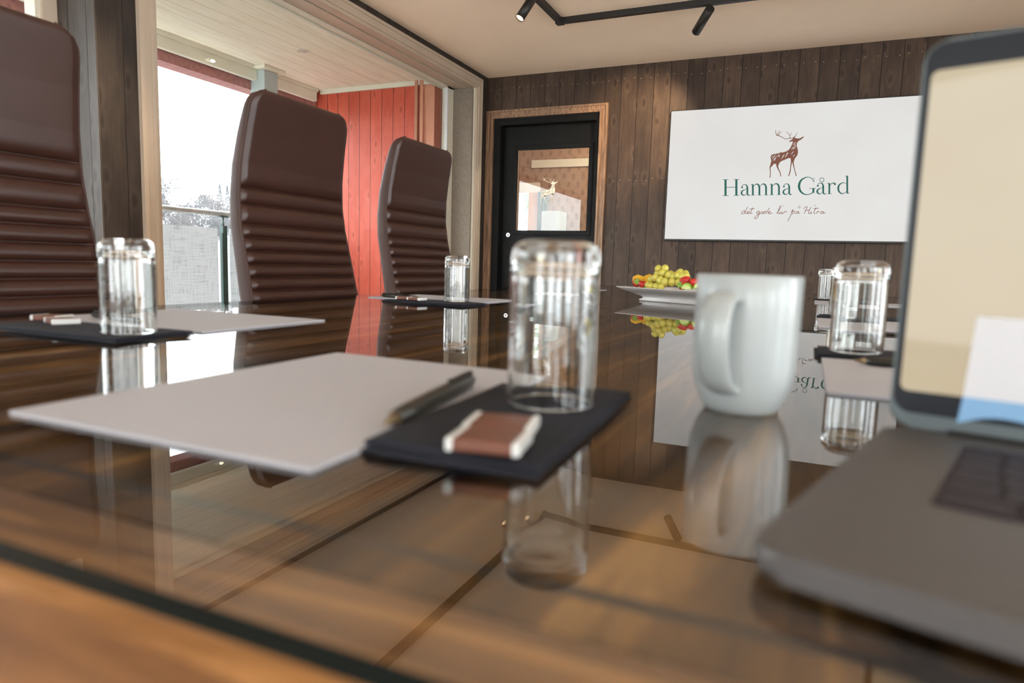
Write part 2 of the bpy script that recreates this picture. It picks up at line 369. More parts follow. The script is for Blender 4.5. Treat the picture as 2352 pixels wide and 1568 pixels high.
def struct(name, mb, mat, parent=None, label=None, **kw):
    o = mb.build(name, mat, parent, **kw)
    if not parent: o['kind'] = 'structure'
    if label: o['label'] = label
    return o
def boxo(name, mat, *a, parent=None, bev=0.0, label=None):
    o = MB().box(*a, bev=bev).build(name, mat, parent)
    if label: o['label'] = label
    return o
def copy_tree(o, parent=None):
    c = o.copy(); C.objects.link(c); c.parent = parent
    for ch in [x for x in C.objects if x.parent == o]: copy_tree(ch, c)
    return c
def rrect(w_, h_, r_, n=6, cx=0, cy=0):
    out = []
    for (sx_, sy_, a0) in ((1, 1, 0), (-1, 1, 90), (-1, -1, 180), (1, -1, 270)):
        for k in range(n + 1):
            a = rad(a0 + 90 * k / n); out.append((cx + sx_ * (w_ / 2 - r_) + r_ * math.cos(a), cy + sy_ * (h_ / 2 - r_) + r_ * math.sin(a)))
    return out

# ================================================================== STRUCTURE
XL, YB, XR, YF, ZC = -2.60, 5.235, 3.3, -3.6, 2.40
OUT = -2.86                                        # outer face of the window wall
struct('floor', MB().box(OUT, XR + .2, YF - .2, 7.0, -0.12, 0.0), M['floor_wood'])
struct('ceiling', MB().box(OUT, XR + .2, YF - .2, YB + .16, ZC, ZC + 0.12), M['ceiling'])
# back wall with door opening
DX0, DX1, DZ = -2.535, -1.604, 2.06
wb = MB(); wb.box(OUT, DX0, YB, YB + .16, 0, ZC); wb.box(DX0, DX1, YB, YB + .16, DZ, ZC); wb.box(DX1, XR + .2, YB, YB + .16, 0, ZC)
struct('wall_back', wb, M['wall_wood'])
# window wall: pier between the two openings, sills, head
wl = MB()
wl.box(OUT, XL, 1.81, 1.985, 0, ZC)                 # pier
wl.box(OUT, XL, 5.06, YB, 0, ZC)                    # corner
wl.box(OUT, XL, 1.985, 5.06, 2.352, ZC)             # head strip
wl.box(OUT, XL, -1.4, 1.81, 2.352, ZC)
wl.box(OUT, XL, YF, -1.4, 0, ZC)
struct('wall_left', wl, M['wall_wood_y'])
wr = MB(); wr.box(XR, XR + .2, YF, -2.6, 0, ZC); wr.box(XR, XR + .2, 2.6, YB, 0, ZC); wr.box(XR, XR + .2, -2.6, 2.6, 0, .45); wr.box(XR, XR + .2, -2.6, 2.6, 2.28, ZC); wr.box(XR, XR + .2, -1.1, -.6, .45, 2.28); wr.box(XR, XR + .2, .6, 1.1, .45, 2.28)
M['plaster'] = flat('white_plaster', (.84, .80, .74), .8)
struct('wall_right', wr, M['plaster'])
wf = MB(); wf.box(OUT, -2.3, YF - .2, YF, 0, ZC); wf.box(3.0, XR, YF - .2, YF, 0, ZC); wf.box(-2.3, 3.0, YF - .2, YF, 0, .3); wf.box(-2.3, 3.0, YF - .2, YF, 2.28, ZC); wf.box(-1.0, .1, YF - .2, YF, .3, 2.28); wf.box(1.2, 2.0, YF - .2, YF, .3, 2.28)
struct('wall_front', wf, M['plaster'])
portal((OUT + .01, 3.5, 1.2), (0, rad(-90), 0), 2.3, 2.9)
portal((OUT + .01, .2, 1.2), (0, rad(-90), 0), 2.3, 3.1)
portal((XR + .1, 0, 1.365), (0, rad(90), 0), 1.83, 5.2)
portal((.35, YF - .1, 1.29), (rad(90), 0, 0), 5.3, 1.98)

def casing(mb, y0, y1, z0, z1, w_=0.086, head=True):
    """profiled frame on the room side of the window wall, facing +X; the outside edge is y0-y1"""
    prof = ((0.0, 0.020, 0.0, 0.020), (0.020, 0.052, 0.0, 0.014), (0.052, 0.066, 0.0, 0.020), (0.066, w_, 0.0, 0.012))
    for a, b, _, t in prof:
        mb.box(XL, XL + t, y0 + a, y0 + b, z0, z1 - b); mb.box(XL, XL + t, y1 - b, y1 - a, z0, z1 - b)
        mb.box(XL, XL + t, y0 + a, y1 - a, z1 - b, z1 - a)
# main window (window_1)
w1 = empty('window_1', (0, 0, 0)); tag(w1, kind='structure')
mb = MB(); casing(mb, 1.978, 5.108, 0.02, 2.352); mb.build('casing', M['beige'], w1)
mb = MB()
mb.box(OUT, XL, 5.0, 5.06, 0.02, 2.352)           # jamb body
mb.build('jamb', M['cream'], w1)
boxo('jamb_panel', M['taupe'], OUT + .07, XL - .012, 4.982, 5.0, 0.05, 2.262, parent=w1)
mb = MB()                                          # head soffit in steps
mb.box(-2.66, XL, 2.0, 5.0, 2.268, 2.352); mb.box(-2.735, -2.668, 2.0, 5.0, 2.262, 2.352); mb.box(-2.79, -2.742, 2.0, 5.0, 2.268, 2.352)
mb.build('window_head', M['beige'], w1)
boxo('groove', M['groove'], OUT + .02, XL - .01, 2.0, 5.0, 2.30, 2.34, parent=w1)
mb = MB(); mb.box(-2.83, -2.79, 2.0, 5.0, 2.255, 2.352); mb.box(-2.852, -2.836, 2.0, 5.0, 2.246, 2.352)
mb.box(-2.84, -2.79, 4.885, 4.985, 0.02, 2.30, bev=.003); mb.box(-2.84, -2.79, 2.0, 2.075, 0.02, 2.3)
mb.box(-2.84, -2.79, 2.0, 4.985, 0.0, 0.09)
mb.build('sash', M['cream'], w1)
boxo('glazing_bead', M['white_gloss'], -2.81, -2.782, 4.872, 4.886, 0.09, 2.25, parent=w1)
boxo('pane', M['pane'], -2.822, -2.816, 2.07, 4.89, 0.09, 2.26, parent=w1)
boxo('outer_jamb', M['cream'], OUT, XL, 1.985, 2.0, 0.0, 2.352, parent=w1)
# second window nearer the camera (window_2)
w2 = empty('window_2', (0, 0, 0)); tag(w2, kind='structure')
mb = MB(); mb.box(-2.90, -2.835, 1.725, 1.81, 0.0, 2.352); mb.box(-2.90, -2.835, -1.4, -1.3, 0.0, 2.352); mb.box(-2.90, -2.835, -1.4, 1.81, 2.27, 2.352); mb.box(-2.90, -2.835, -1.4, 1.81, 0, .09)
mb.build('sash', M['cream'], w2)
boxo('glazing_bead', M['beige'], -2.835, -2.822, 1.745, 1.81, 0, 2.352, parent=w2)
boxo('pane', M['pane'], -2.872, -2.866, -1.31, 1.73, .09, 2.28, parent=w2)
# windows behind the camera
for nm, args in (('window_3', [('x', -2.3, 3.0)]), ('window_4', [('y', -2.6, 2.6)])):
    we = empty(nm); tag(we, kind='structure'); ax, a0, a1 = args[0]; mb = MB(); n_ = 4
    z0, z1 = (.3, 2.28) if ax == 'x' else (.45, 2.28)
    def bb(p0, p1, q0, q1):
        if ax == 'x': mb.box(p0, p1, YF - .14, YF - .07, q0, q1)
        else: mb.box(XR + .07, XR + .14, p0, p1, q0, q1)
    for k in range(n_ + 1): c_ = a0 + (a1 - a0) * k / n_; bb(max(a0, c_ - .035), min(a1, c_ + .035), z0, z1)
    bb(a0, a1, z0, z0 + .07); bb(a0, a1, z1 - .07, z1)
    mb.build('sash', M['cream'], we)
# pier cladding seam boards on its side
M['lit_pier_side'] = board_mat('weathered_pier_boards', 0, 0.11, -2.65, (0.034, 0.026, 0.020), (0.066, 0.052, 0.042), (0.10, 0.082, 0.070), gap=0.03, tv=.5)  # lighter than the pier front: light on this face put into the colour
boxo('trim_1', M['lit_pier_side'], -2.835, XL, 1.802, 1.81, 0, 2.352)['kind'] = 'structure'

# door ------------------------------------------------------------------
dr = empty('door_1', (0, 0, 0)); tag(dr, kind='structure')
mb = MB()
OX0, OX1, OZ = -2.597, -1.537, 2.125
for (a, b, t) in ((0, .016, .024), (.016, .046, .016), (.046, .064, .026)):
    mb.box(OX0 + a, OX0 + b, YB - t, YB, 0, OZ - b); mb.box(OX1 - b, OX1 - a, YB - t, YB, 0, OZ - b); mb.box(OX0 + a, OX1 - a, YB - t, YB, OZ - b, OZ - a)
mb.build('casing', M['oak'], dr)
mb = MB(); mb.box(DX0, DX0 + .065, YB + .0, YB + .15, 0, DZ - .055); mb.box(DX1 - .03, DX1, YB, YB + .15, 0, DZ - .055); mb.box(DX0, DX1, YB, YB + .15, DZ - .055, DZ)
mb.build('door_frame', M['black_paint'], dr)
SY = YB + .07; sx0, sx1, sz1 = DX0 + .07, DX1 - .035, DZ - .06
k_ = (SY + 0.0) / YB
gx0, gx1, gz0, gz1 = -2.330, -1.704, 1.138, 1.808
mb = MB()
mb.box(sx0, gx0 - .035, SY, SY + .045, .02, sz1); mb.box(gx1 + .035, sx1, SY, SY + .045, .02, sz1)
mb.box(gx0 - .035, gx1 + .035, SY, SY + .045, gz1 + .035, sz1); mb.box(gx0 - .035, gx1 + .035, SY, SY + .045, 1.0, gz0 - .035)
mb.box(gx0 - .035, gx1 + .035, SY + .01, SY + .04, .02, 1.0)
slab = mb.build('door_leaf', M['black_paint'], dr)
mb = MB(); e_ = .036
mb.box(gx0 - e_, gx0, SY - .008, SY + .03, gz0, gz1, .001); mb.box(gx1, gx1 + e_, SY - .008, SY + .03, gz0, gz1, .001)
mb.box(gx0 - e_, gx1 + e_, SY - .008, SY + .03, gz1, gz1 + e_, .003); mb.box(gx0 - e_, gx1 + e_, SY - .008, SY + .03, gz0 - e_, gz0, .003)
mb.build('glazing_frame', M['black_paint'], slab)
boxo('glass_pane', M['door_pane'], gx0 - .005, gx1 + .005, SY + .012, SY + .016, gz0 - .005, gz1 + .005, parent=slab)
boxo('brass_edge', M['oak'], gx0 - .006, gx0 + .002, SY - .006, SY + .012, gz0, gz1, parent=slab, label='thin gilded edge strip')
mb = MB(); mb.tube([(-2.40, SY - .018, 1.098), (-2.40, SY, 1.098)], .017, 20); mb.ball((-2.40, SY - .018, 1.098), .0115, sub=2); mb.build('door_lock', M['chrome'], dr)

# hallway seen through the door glass -------------------------------------
HY = 6.75
mb = MB(); mb.box(-3.3, -2.96, HY, HY + .1, 0, 2.4); mb.box(-2.80, .2, HY, HY + .1, 0, 2.4); mb.box(-2.96, -2.80, HY, HY + .1, 1.66, 2.4); mb.box(-2.96, -2.80, HY, HY + .1, 0, .5)
struct('wall_hall', mb, M['damask'])
struct('ceiling_hall', MB().box(-3.3, .2, YB + .16, HY, 2.36, 2.4), M['hallceil'])
struct('wall_hall_left', MB().box(-3.36, -3.3, YB + .16, HY, 0, 2.4), M['damask'])
struct('wall_hall_right', MB().box(.2, .26, YB + .16, HY, 0, 2.4), M['damask'])
hw = empty('window_5'); tag(hw, kind='structure')
mb = MB(); mb.box(-2.95, -2.70, HY - .03, HY, 1.615, 1.72); mb.box(-2.80, -2.10, HY - .02, HY, 1.875, 1.955); mb.build('head_board', M['cream'], hw)
boxo('frame', M['hallwood'], -2.82, -2.705, HY - .028, HY, .5, 1.615, parent=hw)
hd = boxo('cabinet', M['cabinet'], -2.575, -2.38, HY - .26, HY - .02, 0.0, 1.40, bev=.006); tag(hd, 'pale blue cabinet seen low through the door glass', 'cabinet')
ht = MB()
for k in range(6): ht.tube([(-2.69 + .018 * k, HY - .05 - .010 * (k % 2), .02), (-2.69 + .018 * k, HY - .05 - .010 * (k % 2), 1.62)], .012, 8)
tag(ht.build('curtain', M['teal']), 'dark teal curtain hanging behind the door glass beside the hall window', 'curtain')
l = bpy.data.lights.new('hall_ceiling_lamp', 'POINT'); l.energy = 16; l.color = (1, .85, .68); l.shadow_soft_size = .08  # added point light to brighten the hall, no fixture there
o = bpy.data.objects.new('hall_ceiling_lamp', l); o.location = (-1.5, 5.95, 2.2); C.objects.link(o)
random.seed(5)
mb = MB()
for k in range(5200):
    c_ = Vector((-4.2 + random.uniform(-1.6, 1.6), 9.5 + random.uniform(-.5, .5), random.uniform(0, 2.6) ))
    a_ = Vector((random.gauss(0, 1), random.gauss(0, 1), random.gauss(0, 1))).normalized(); b_ = a_.orthogonal().normalized() * .05; q_ = a_.cross(b_)
    mb.face([c_ + b_, c_ + q_ * .6, c_ - b_, c_ - q_ * .6])
tag(mb.build('garden_shrub', M['hedge']), 'green garden shrub seen through the hall window in the door glass', 'shrub')

# ================================================================== BALCONY
BX, BZ, BYW = -4.12, 2.30, 4.80
struct('balcony_floor', MB().box(BX - .25, OUT, -3.2, BYW, -0.1, 0.0), M['bal_floor'])
struct('balcony_ceiling', MB().box(BX - .1, OUT, -3.2, BYW, BZ, BZ + .1), M['bal_ceiling'])
mb = MB(); mb.box(-4.22, -2.985, BYW, BYW + .1, 0, BZ + .1); struct('wall_balcony', mb, M['red_wood'])
mb = MB(); mb.box(-2.985, OUT, BYW - .0, BYW + .1, 0, BZ + .1); struct('wall_balcony_corner', mb, M['peach_wood'])  # wall end in the pale tone that imitates the pane's reflection
mb = MB(); mb.box(-3.1, OUT + .003, BYW + .1, 5.3, 0, BZ + .1); struct('wall_balcony_side', mb, flat('pale_red_paint', (0.52, 0.22, 0.14), .6))  # filler wall carrying on the painted reflection tone
mb = MB(); mb.box(-3.03, -3.005, BYW - .03, BYW, 0, BZ); mb.box(-2.985, -2.955, BYW - .025, BYW, 0, BZ); struct('trim_3', mb, M['peach_wood'])  # strips shaped after the frame's reflection in the glass
mb = MB(); mb.box(-4.0, OUT, BYW - .02, BYW, BZ - .035, BZ); struct('trim_4', mb, M['cream'])
mb = MB(); mb.box(-4.04, -4.00, -3.2, BYW - .06, 2.195, BZ); mb.box(-4.00, -3.985, -3.2, BYW - .06, 2.27, BZ); struct('trim_5', mb, M['cream'])
mb = MB(); mb.box(-4.20, -4.06, -3.2, BYW, 2.13, BZ + .1); struct('balcony_beam', mb, M['rust'])
pst = empty('balcony_post', (-3.995, 4.12, 0)); tag(pst, kind='structure')
MB().box(-.072, .072, -.068, .072, 0, BZ - .03).build('shaft', M['post'], pst)
mb = MB(); mb.box(-.115, .115, -.11, .115, BZ - .028, BZ, .004); mb.build('capital', M['cream'], pst)
struct('balcony_parapet', MB().box(-4.22, -4.02, -3.2, BYW, 0, .43), M['field'])
# downlights in the balcony ceiling
def downlight(x, y, label):
    e = empty('recessed_downlight', (x, y, BZ))
    tag(e, label, 'downlight', 'downlights in the balcony ceiling')
    MB().lathe([(.030, -.001), (.045, -.004), (.052, -.002), (.052, 0.0), (.030, 0.0)], 32, closed=True).build('trim_ring', M['cream'], e)
    MB().lathe([(0, -.0015), (.029, -.0015), (.029, 0.0), (0, 0.0)], 24).build('lens', M['down_face'], e)
downlight(-3.385, 3.87, 'round cream downlight in the balcony ceiling right of the grey post')
downlight(-3.385, 2.55, 'round cream downlight in the balcony ceiling above the nearest chair side')
# glowing piece that stands for a lamp reflection under the beam
lt = empty('wall_lamp', (-3.98, 3.60, 2.215)); tag(lt, 'small lit lamp glowing under the balcony beam left of the post', 'lamp')
MB().box(-.02, .02, -.03, .03, -.008, .008, .003).build('bracket', M['cream'], lt)
MB().ball((.018, .0, -.004), .014, (1, 1.4, .7)).build('bulb', emit('warm_bulb', (1, .85, .6), 1.2), lt)
# balustrade
bal = empty('balustrade', (-4.12, 0, 0)); tag(bal, 'balcony railing with grey handrail, dark green post and pale mesh panel', 'railing')
MB().tube([(0, -3.1, 1.165), (0, 4.78, 1.165)], [.021, .021], 14).build('handrail', M['rail'], bal)
for py in (3.81, 2.2, .4, -1.4):
    mb = MB(); mb.tube([(0, py, 1.06), (0, py, 1.15)], .006, 8); mb.tube([(0, py, .43), (0, py, .49)], .006, 8)
    mb.box(-.022, .022, py - .03, py + .03, .428, .434, .001); mb.box(-.022, .022, py - .04, py + .04, 1.138, 1.146, .001)
    mb.box(-.012, .022, py - .022, py + .004, .475, 1.075); mb.box(-.020, .012, py + .004, py + .026, .475, 1.075); mb.box(-.0, .028, py - .034, py - .022, .475, 1.02)
    mb.build('railing_post', M['green_metal'], bal)
for a, b in ((2.26, 3.75), (.46, 2.14), (-1.34, .34), (3.87, 4.75)):
    MB().box(-.006, .006, a, b, .44, 1.055).build('mesh_panel', M['frost'], bal)

# ================================================================== LANDSCAPE
mb = MB()
nx, ny = 24, 30
def hz(x, y):
    d = max(0, (-x - 30) / 60); return -2.0 + 7.2 * min(1.6, d) + .5 * math.sin(y * .11 + x * .07) + .35 * math.sin(y * .31)
vs = [[mb.b.verts.new((-6 - 150 * i / nx, -60 + 260 * j / ny, hz(-6 - 150 * i / nx, -60 + 260 * j / ny))) for j in range(ny + 1)] for i in range(nx + 1)]
for i in range(nx):
    for j in range(ny): mb.b.faces.new([vs[i][j], vs[i + 1][j], vs[i + 1][j + 1], vs[i][j + 1]]).smooth = True
o = mb.build('hillside', M['hill']); o['kind'] = 'structure'
o = MB().box(-8, 60, -70, 60, -2.6, -2.5).build('ground', M['field']); o['kind'] = 'structure'

hz_m = Mt('winter_haze'); vs_ = hz_m.n('VolumeScatter'); vs_.inputs['Density'].default_value = 0.00075; vs_.inputs['Color'].default_value = (.97, .98, 1, 1)
hz_m.t.links.new(vs_.outputs[0], hz_m.out.inputs[1])
o = MB().box(-110, -14, -30, 170, -4, 26).build('winter_haze', hz_m.m); tag(o, 'pale winter haze lying over the hillside', 'haze', kind='stuff')
def tree(x, y, h, wd, kind, label, rnd):
    e = empty('tree', (x, y, hz(x, y) - .1)); tag(e, label, 'tree', 'hazy trees on the hillside')
    mb = MB()
    cr_ = []
    if kind == 1:
        for k in range(1300):
            t = rnd.random() ** .8; rr = wd * .5 * (1 - t) * (0.35 + .65 * rnd.random()) + .05; a = rnd.uniform(0, 2 * PI)
            cr_.append(Vector((rr * math.cos(a), rr * math.sin(a), h * (.12 + .88 * t))))
    else:
        blobs = [(Vector((rnd.uniform(-.28, .28) * wd, rnd.uniform(-.28, .28) * wd, h * rnd.uniform(.32, .82))), rnd.uniform(.16, .26) * wd) for _ in range(13)]
        for k in range(1700):
            c_, r_ = rnd.choice(blobs); d = Vector((rnd.gauss(0, 1), rnd.gauss(0, 1), rnd.gauss(0, 1))).normalized()
            cr_.append(c_ + d * r_ * rnd.uniform(.5, 1.08))
    for c_ in cr_:
        s_ = rnd.uniform(.07, .17) * (.8 if kind == 1 else 1)
        a = Vector((rnd.gauss(0, 1), rnd.gauss(0, 1), rnd.gauss(0, 1))).normalized(); b = a.orthogonal().normalized(); q = a.cross(b)
        mb.face([c_ + b * s_, c_ + q * s_ * .8, c_ - b * s_, c_ - q * s_ * .7])
    mb.build('crown', TREE_M[kind], e, recalc=False)
    mb = MB(); mb.tube([(0, 0, -.3), (.02, .03, h * .4), (0, 0, h * .85)], [.16, .11, .03], 7)
    for k in range(6):
        a = rnd.uniform(0, 2 * PI); z0 = h * rnd.uniform(.25, .6); mb.tube([(0, 0, z0), (wd * .32 * math.cos(a), wd * .32 * math.sin(a), z0 + h * .2)], [.06, .015], 5)
    mb.build('trunk', M['trunk'], e)
rnd = random.Random(11)
desc = ['tall grey hazy tree farthest left on the skyline', 'hazy grey tree beside the tallest skyline tree']
specs = [(-84, 66.0, 7.4, 5.2, 0), (-82, 63.0, 7.0, 4.6, 1), (-90, 71, 6.0, 4.6, 0), (-86, 76.5, 6.0, 4.2, 2), (-90, 79.5, 6.3, 5, 0), (-86, 80.5, 7.2, 2.6, 1), (-92, 84.5, 7.0, 2.8, 1),
         (-72, 56.5, 4.6, 4.4, 2), (-70, 60.0, 4.6, 4.2, 0), (-71, 64.2, 4.6, 4.4, 2), (-66, 55, 3.4, 3.6, 2), (-66, 60.5, 3.4, 3.6, 0), (-84, 58, 6.6, 5, 2), (-76, 72.5, 4.6, 4.2, 2), (-66, 65, 3.2, 3.6, 2), (-80, 54, 6, 5, 0), (-92, 90, 7, 5, 0)]
lab = ['tall rounded grey tree on the skyline beside the window frame', 'grey conifer on the skyline hugging the window frame', 'pale bare tree in the skyline gap left of the post',
       'pinkish bare tree on the skyline mid gap', 'pale bare tree on the skyline beside the brown chair', 'slim grey conifer rising on the skyline beside the brown chair', 'slim grey conifer hidden partly behind the brown chair back',
       'reddish bare tree on the slope just above the handrail at left', 'pale bare tree on the slope above the handrail', 'reddish bare tree on the slope above the railing post', 'low reddish tree below the handrail at left',
       'low pale tree below the handrail', 'reddish hazy tree behind the window frame', 'reddish bare tree up slope near the chair edge', 'low reddish tree beside the railing post', 'pale tree behind the window jamb', 'pale far tree behind the chair back']
for s_, lb in zip(specs, lab): tree(*s_, lb, rnd)
hs = empty('house', (-77, 67.0, hz(-77, 67.0))); tag(hs, 'small pale house among the hazy trees above the railing', 'house')
MB().box(-1.6, 1.6, -1.6, 1.6, 0, 1.8).build('walls', M['field'], hs)
mb = MB(); A = [(-1.8, -1.8, 1.8), (1.8, -1.8, 1.8), (1.8, 1.8, 1.8), (-1.8, 1.8, 1.8), (-1.8, 0, 2.8), (1.8, 0, 2.8)]
mb.face([A[0], A[1], A[5], A[4]]); mb.face([A[2], A[3], A[4], A[5]]); mb.face([A[1], A[2], A[5]]); mb.face([A[3], A[0], A[4]]); mb.face([A[3], A[2], A[1], A[0]])
mb.build('roof', flat('frosted_roof', (.7, .7, .72), .8), hs)

# ================================================================== TRACK LIGHTS
trk = empty('light_track', (-1.56, 4.14, ZC)); tag(trk, 'black rectangular track fixed to the ceiling', 'light track')
TW = .017
MB().box(-TW, TW, -5.2, -TW, -.034, 0, .002).build('track_rail', M['black'], trk)
MB().box(-TW, 3.2, -TW, TW, -.034, 0, .002).build('track_rail', M['black'], trk)
MB().box(3.2 - TW, 3.2 + TW, -5.2, -TW, -.034, 0, .002).build('track_rail', M['black'], trk)
MB().box(-.024, .024, -.024, .024, -.037, 0, .002).build('corner_joint', M['black'], trk)
def spot(base, tip, label, energy=26, size=rad(52), aim=None):
    base = Vector(base); tip = Vector(tip); d = (tip - base).normalized()
    e = empty('track_spotlight', base); tag(e, label, 'spotlight', 'black spotlights on the ceiling track')
    MB().tube([(0, 0, .0), (0, 0, max(.01, ZC - .034 - base.z))], .008, 10).build('stem', M['black'], e)
    ln = (tip - base).length
    b0 = -d * .02
    mb = MB(); mb.tube([b0, d * (ln - .012)], .026, 28); mb.tube([d * (ln - .012), d * ln], [.026, .026], 28, cap=False); mb.tube([d * (ln - .012), d * ln], [.0235, .0235], 28, cap=False); mb.build('lamp_housing', M['black'], e)
    mb = MB(); mb.tube([d * (ln - .010), d * (ln - .008)], .0232, 24); mb.build('lamp_face', M['lamp_face'], e)
    L = bpy.data.lights.new('spot_lamp', 'SPOT'); L.energy = energy * 0.9; L.color = (1.0, .72, .45); L.spot_size = size; L.spot_blend = .8; L.shadow_soft_size = .022
    lo = bpy.data.objects.new('spot_lamp', L); C.objects.link(lo); lo.parent = e
    lo.location = d * (ln + .004); lo.rotation_euler = (-d).to_track_quat('Z', 'Y').to_euler()
spot((-.645, 4.14, 2.335), (-.735, 4.285, 2.275), 'black cylinder spotlight on the track above the wall screen', 30)
spot((-1.56, 3.66, 2.335), (-1.60, 3.60, 2.225), 'lit black cylinder spotlight left of the track corner', 26)
spot((.9, 4.14, 2.335), (1.0, 4.25, 2.24), 'black cylinder spotlight on the track hidden above the laptop', 22)
spot((-1.56, 2.0, 2.335), (-1.66, 1.95, 2.225), 'black cylinder spotlight on the track above the middle chair', 24)
spot((-1.56, .2, 2.335), (-1.50, .12, 2.225), 'black cylinder spotlight on the track above the nearest chair', 24)
spot((1.64, 2.0, 2.335), (1.6, 1.95, 2.225), 'black cylinder spotlight on the right track run, farther one', 24)
spot((1.64, .2, 2.335), (1.55, .15, 2.225), 'black cylinder spotlight on the right track run, nearer one', 24)

# ================================================================== TV
def onY(x, y, Y):
    d = CF + CR * ((x - 1176) / FPX) - CU * ((y - 784) / FPX); t = (Y - CAM.y) / d.y; p = CAM + d * t; return p.x, p.z
TY = YB - .045
tv = empty('wall_screen', (-.208, YB, 1.548)); tag(tv, 'large white wall screen showing a stag logo and green lettering', 'television')
TX0, TX1, T0, T1 = -1.047 + .208 + .009, 1.677 - 1.047 + .208 - .009, 1.074 - 1.548, 2.022 - 1.548
mb = MB(); mb.box(TX0 - .005, TX1 + .005, -.045, -.004, T0 - .012, T1 + .005, .003); mb.build('casing', M['black'], tv)
scr = MB().box(TX0 + .002, TX1 - .002, -.047, -.0445, T0 + .002, T1 - .002).build('display', M['tv_screen'], tv)
def tvp(u, v, dy=0.0):
    x, z = onY(1600 + u / 4.704, 260 + v / 4.704, YB - .047); return x + .208, z - 1.548
def ribbon(mb, pts, wds, y, fn, sub=5, round_=True):
    """variable-width stroke through pts (Catmull-Rom) in a 2-D drawing space mapped by fn to (x,z)"""
    P = [Vector(p) for p in pts]; W = wds if hasattr(wds, '__len__') else [wds] * len(P)
    if len(P) > 2 and sub > 1:
        q, ww = [], []
        for i in range(len(P) - 1):
            p0 = P[max(i - 1, 0)]; p1 = P[i]; p2 = P[i + 1]; p3 = P[min(i + 2, len(P) - 1)]
            for k in range(sub):
                t = k / sub; q.append(.5 * ((2 * p1) + (p2 - p0) * t + (2 * p0 - 5 * p1 + 4 * p2 - p3) * t * t + (3 * p1 - p0 - 3 * p2 + p3) * t ** 3)); ww.append(W[i] * (1 - t) + W[i + 1] * t)
        q.append(P[-1]); ww.append(W[-1]); P, W = q, ww
    L, R_ = [], []
    for i, p in enumerate(P):
        d = (P[min(i + 1, len(P) - 1)] - P[max(i - 1, 0)]); d = d.normalized() if d.length > 1e-9 else Vector((1, 0)); n_ = Vector((-d.y, d.x)) * W[i] / 2
        L.append(fn(*(p + n_))); R_.append(fn(*(p - n_)))
    lv = [mb.b.verts.new((x, y, z)) for x, z in L]; rv = [mb.b.verts.new((x, y, z)) for x, z in R_]
    for i in range(len(P) - 1): mb.b.faces.new([lv[i], lv[i + 1], rv[i + 1], rv[i]])
def disc(mb, c, r_, y, fn, n=16):
    mb.face([(lambda q: (q[0], y, q[1]))(fn(c[0] + r_ * math.cos(2 * PI * k / n), c[1] + r_ * math.sin(2 * PI * k / n))) for k in range(n)])
GL = {
 'a': [([(.12, .76), (.19, .92), (.36, .99), (.54, .93), (.62, .74)], [.04, .05, .05, .10, .16]), ([(.62, .76), (.62, .45), (.62, .16)], .16), ([(.62, .20), (.66, .06), (.76, .01), (.88, .06)], [.15, .12, .08, .03]),
       ([(.60, .60), (.38, .53), (.16, .41), (.09, .22), (.20, .06), (.38, .04), (.58, .18)], [.03, .05, .12, .16, .11, .06, .03]), ('o', (.145, .745), .085)],
 'n': [([(.21, 0), (.21, .94)], .155), ([(.03, .93), (.24, .975)], .045), ([(.02, .018), (.40, .018)], .036), ([(.24, .72), (.38, .90), (.58, .98), (.76, .90), (.84, .70)], [.03, .05, .09, .14, .155]), ([(.84, .72), (.84, 0)], .155), ([(.65, .018), (1.03, .018)], .036)],
 'm': [([(.21, 0), (.21, .94)], .155), ([(.03, .93), (.24, .975)], .045), ([(.02, .018), (.40, .018)], .036), ([(.24, .72), (.36, .90), (.54, .98), (.70, .90), (.78, .70)], [.03, .05, .09, .14, .155]), ([(.78, .72), (.78, 0)], .155), ([(.60, .018), (.96, .018)], .036),
       ([(.82, .72), (.94, .90), (1.12, .98), (1.28, .90), (1.36, .70)], [.03, .05, .09, .14, .155]), ([(1.36, .72), (1.36, 0)], .155), ([(1.18, .018), (1.55, .018)], .036)],
 'r': [([(.21, 0), (.21, .94)], .155), ([(.03, .93), (.24, .975)], .045), ([(.02, .018), (.44, .018)], .036), ([(.24, .68), (.36, .88), (.54, .97), (.70, .94)], [.03, .06, .08, .10]), ('o', (.71, .87), .095)],
 'd': [([(.88, .02), (.88, 1.56)], .155), ([(.70, 1.52), (.92, 1.60)], .045), ([(.88, .03), (1.08, .05)], .05), ([(.82, .86), (.62, .975), (.38, .94), (.15, .75), (.085, .48), (.16, .20), (.38, .02), (.60, .05), (.82, .20)], [.03, .05, .08, .14, .17, .14, .08, .06, .03])],
 'H': [([(.26, 0), (.26, 1.46)], .19), ([(1.22, 0), (1.22, 1.46)], .19), ([(.3, .76), (1.2, .76)], .05), ([(0, .018), (.54, .018)], .04), ([(0, 1.442), (.54, 1.442)], .04), ([(.95, .018), (1.5, .018)], .04), ([(.95, 1.442), (1.5, 1.442)], .04)],
 'G': [([(1.34, 1.08), (1.22, 1.34), (.92, 1.475), (.58, 1.42), (.24, 1.17), (.10, .73), (.22, .30), (.54, .03), (.88, -.01), (1.16, .08), (1.34, .22)], [.03, .06, .05, .09, .16, .21, .17, .10, .06, .07, .06]), ([(1.37, 1.46), (1.365, 1.0)], .035), ([(1.33, .52), (1.33, .12)], .17), ([(.98, .515), (1.56, .515)], .04)],
}
def glyph(mb, ch, u0, v0, s_, y):
    fn = lambda gx, gy: tvp(u0 + gx * s_, v0 - .0183 * gx * s_ - gy * s_)
    for st in GL[ch]:
        if st[0] == 'o': disc(mb, st[1], st[2], y, fn)
        else: ribbon(mb, st[0], st[1], y, fn)
LY = -.0485
mb = MB()
def base_v(u): return 893 - (u - 290) * .0178
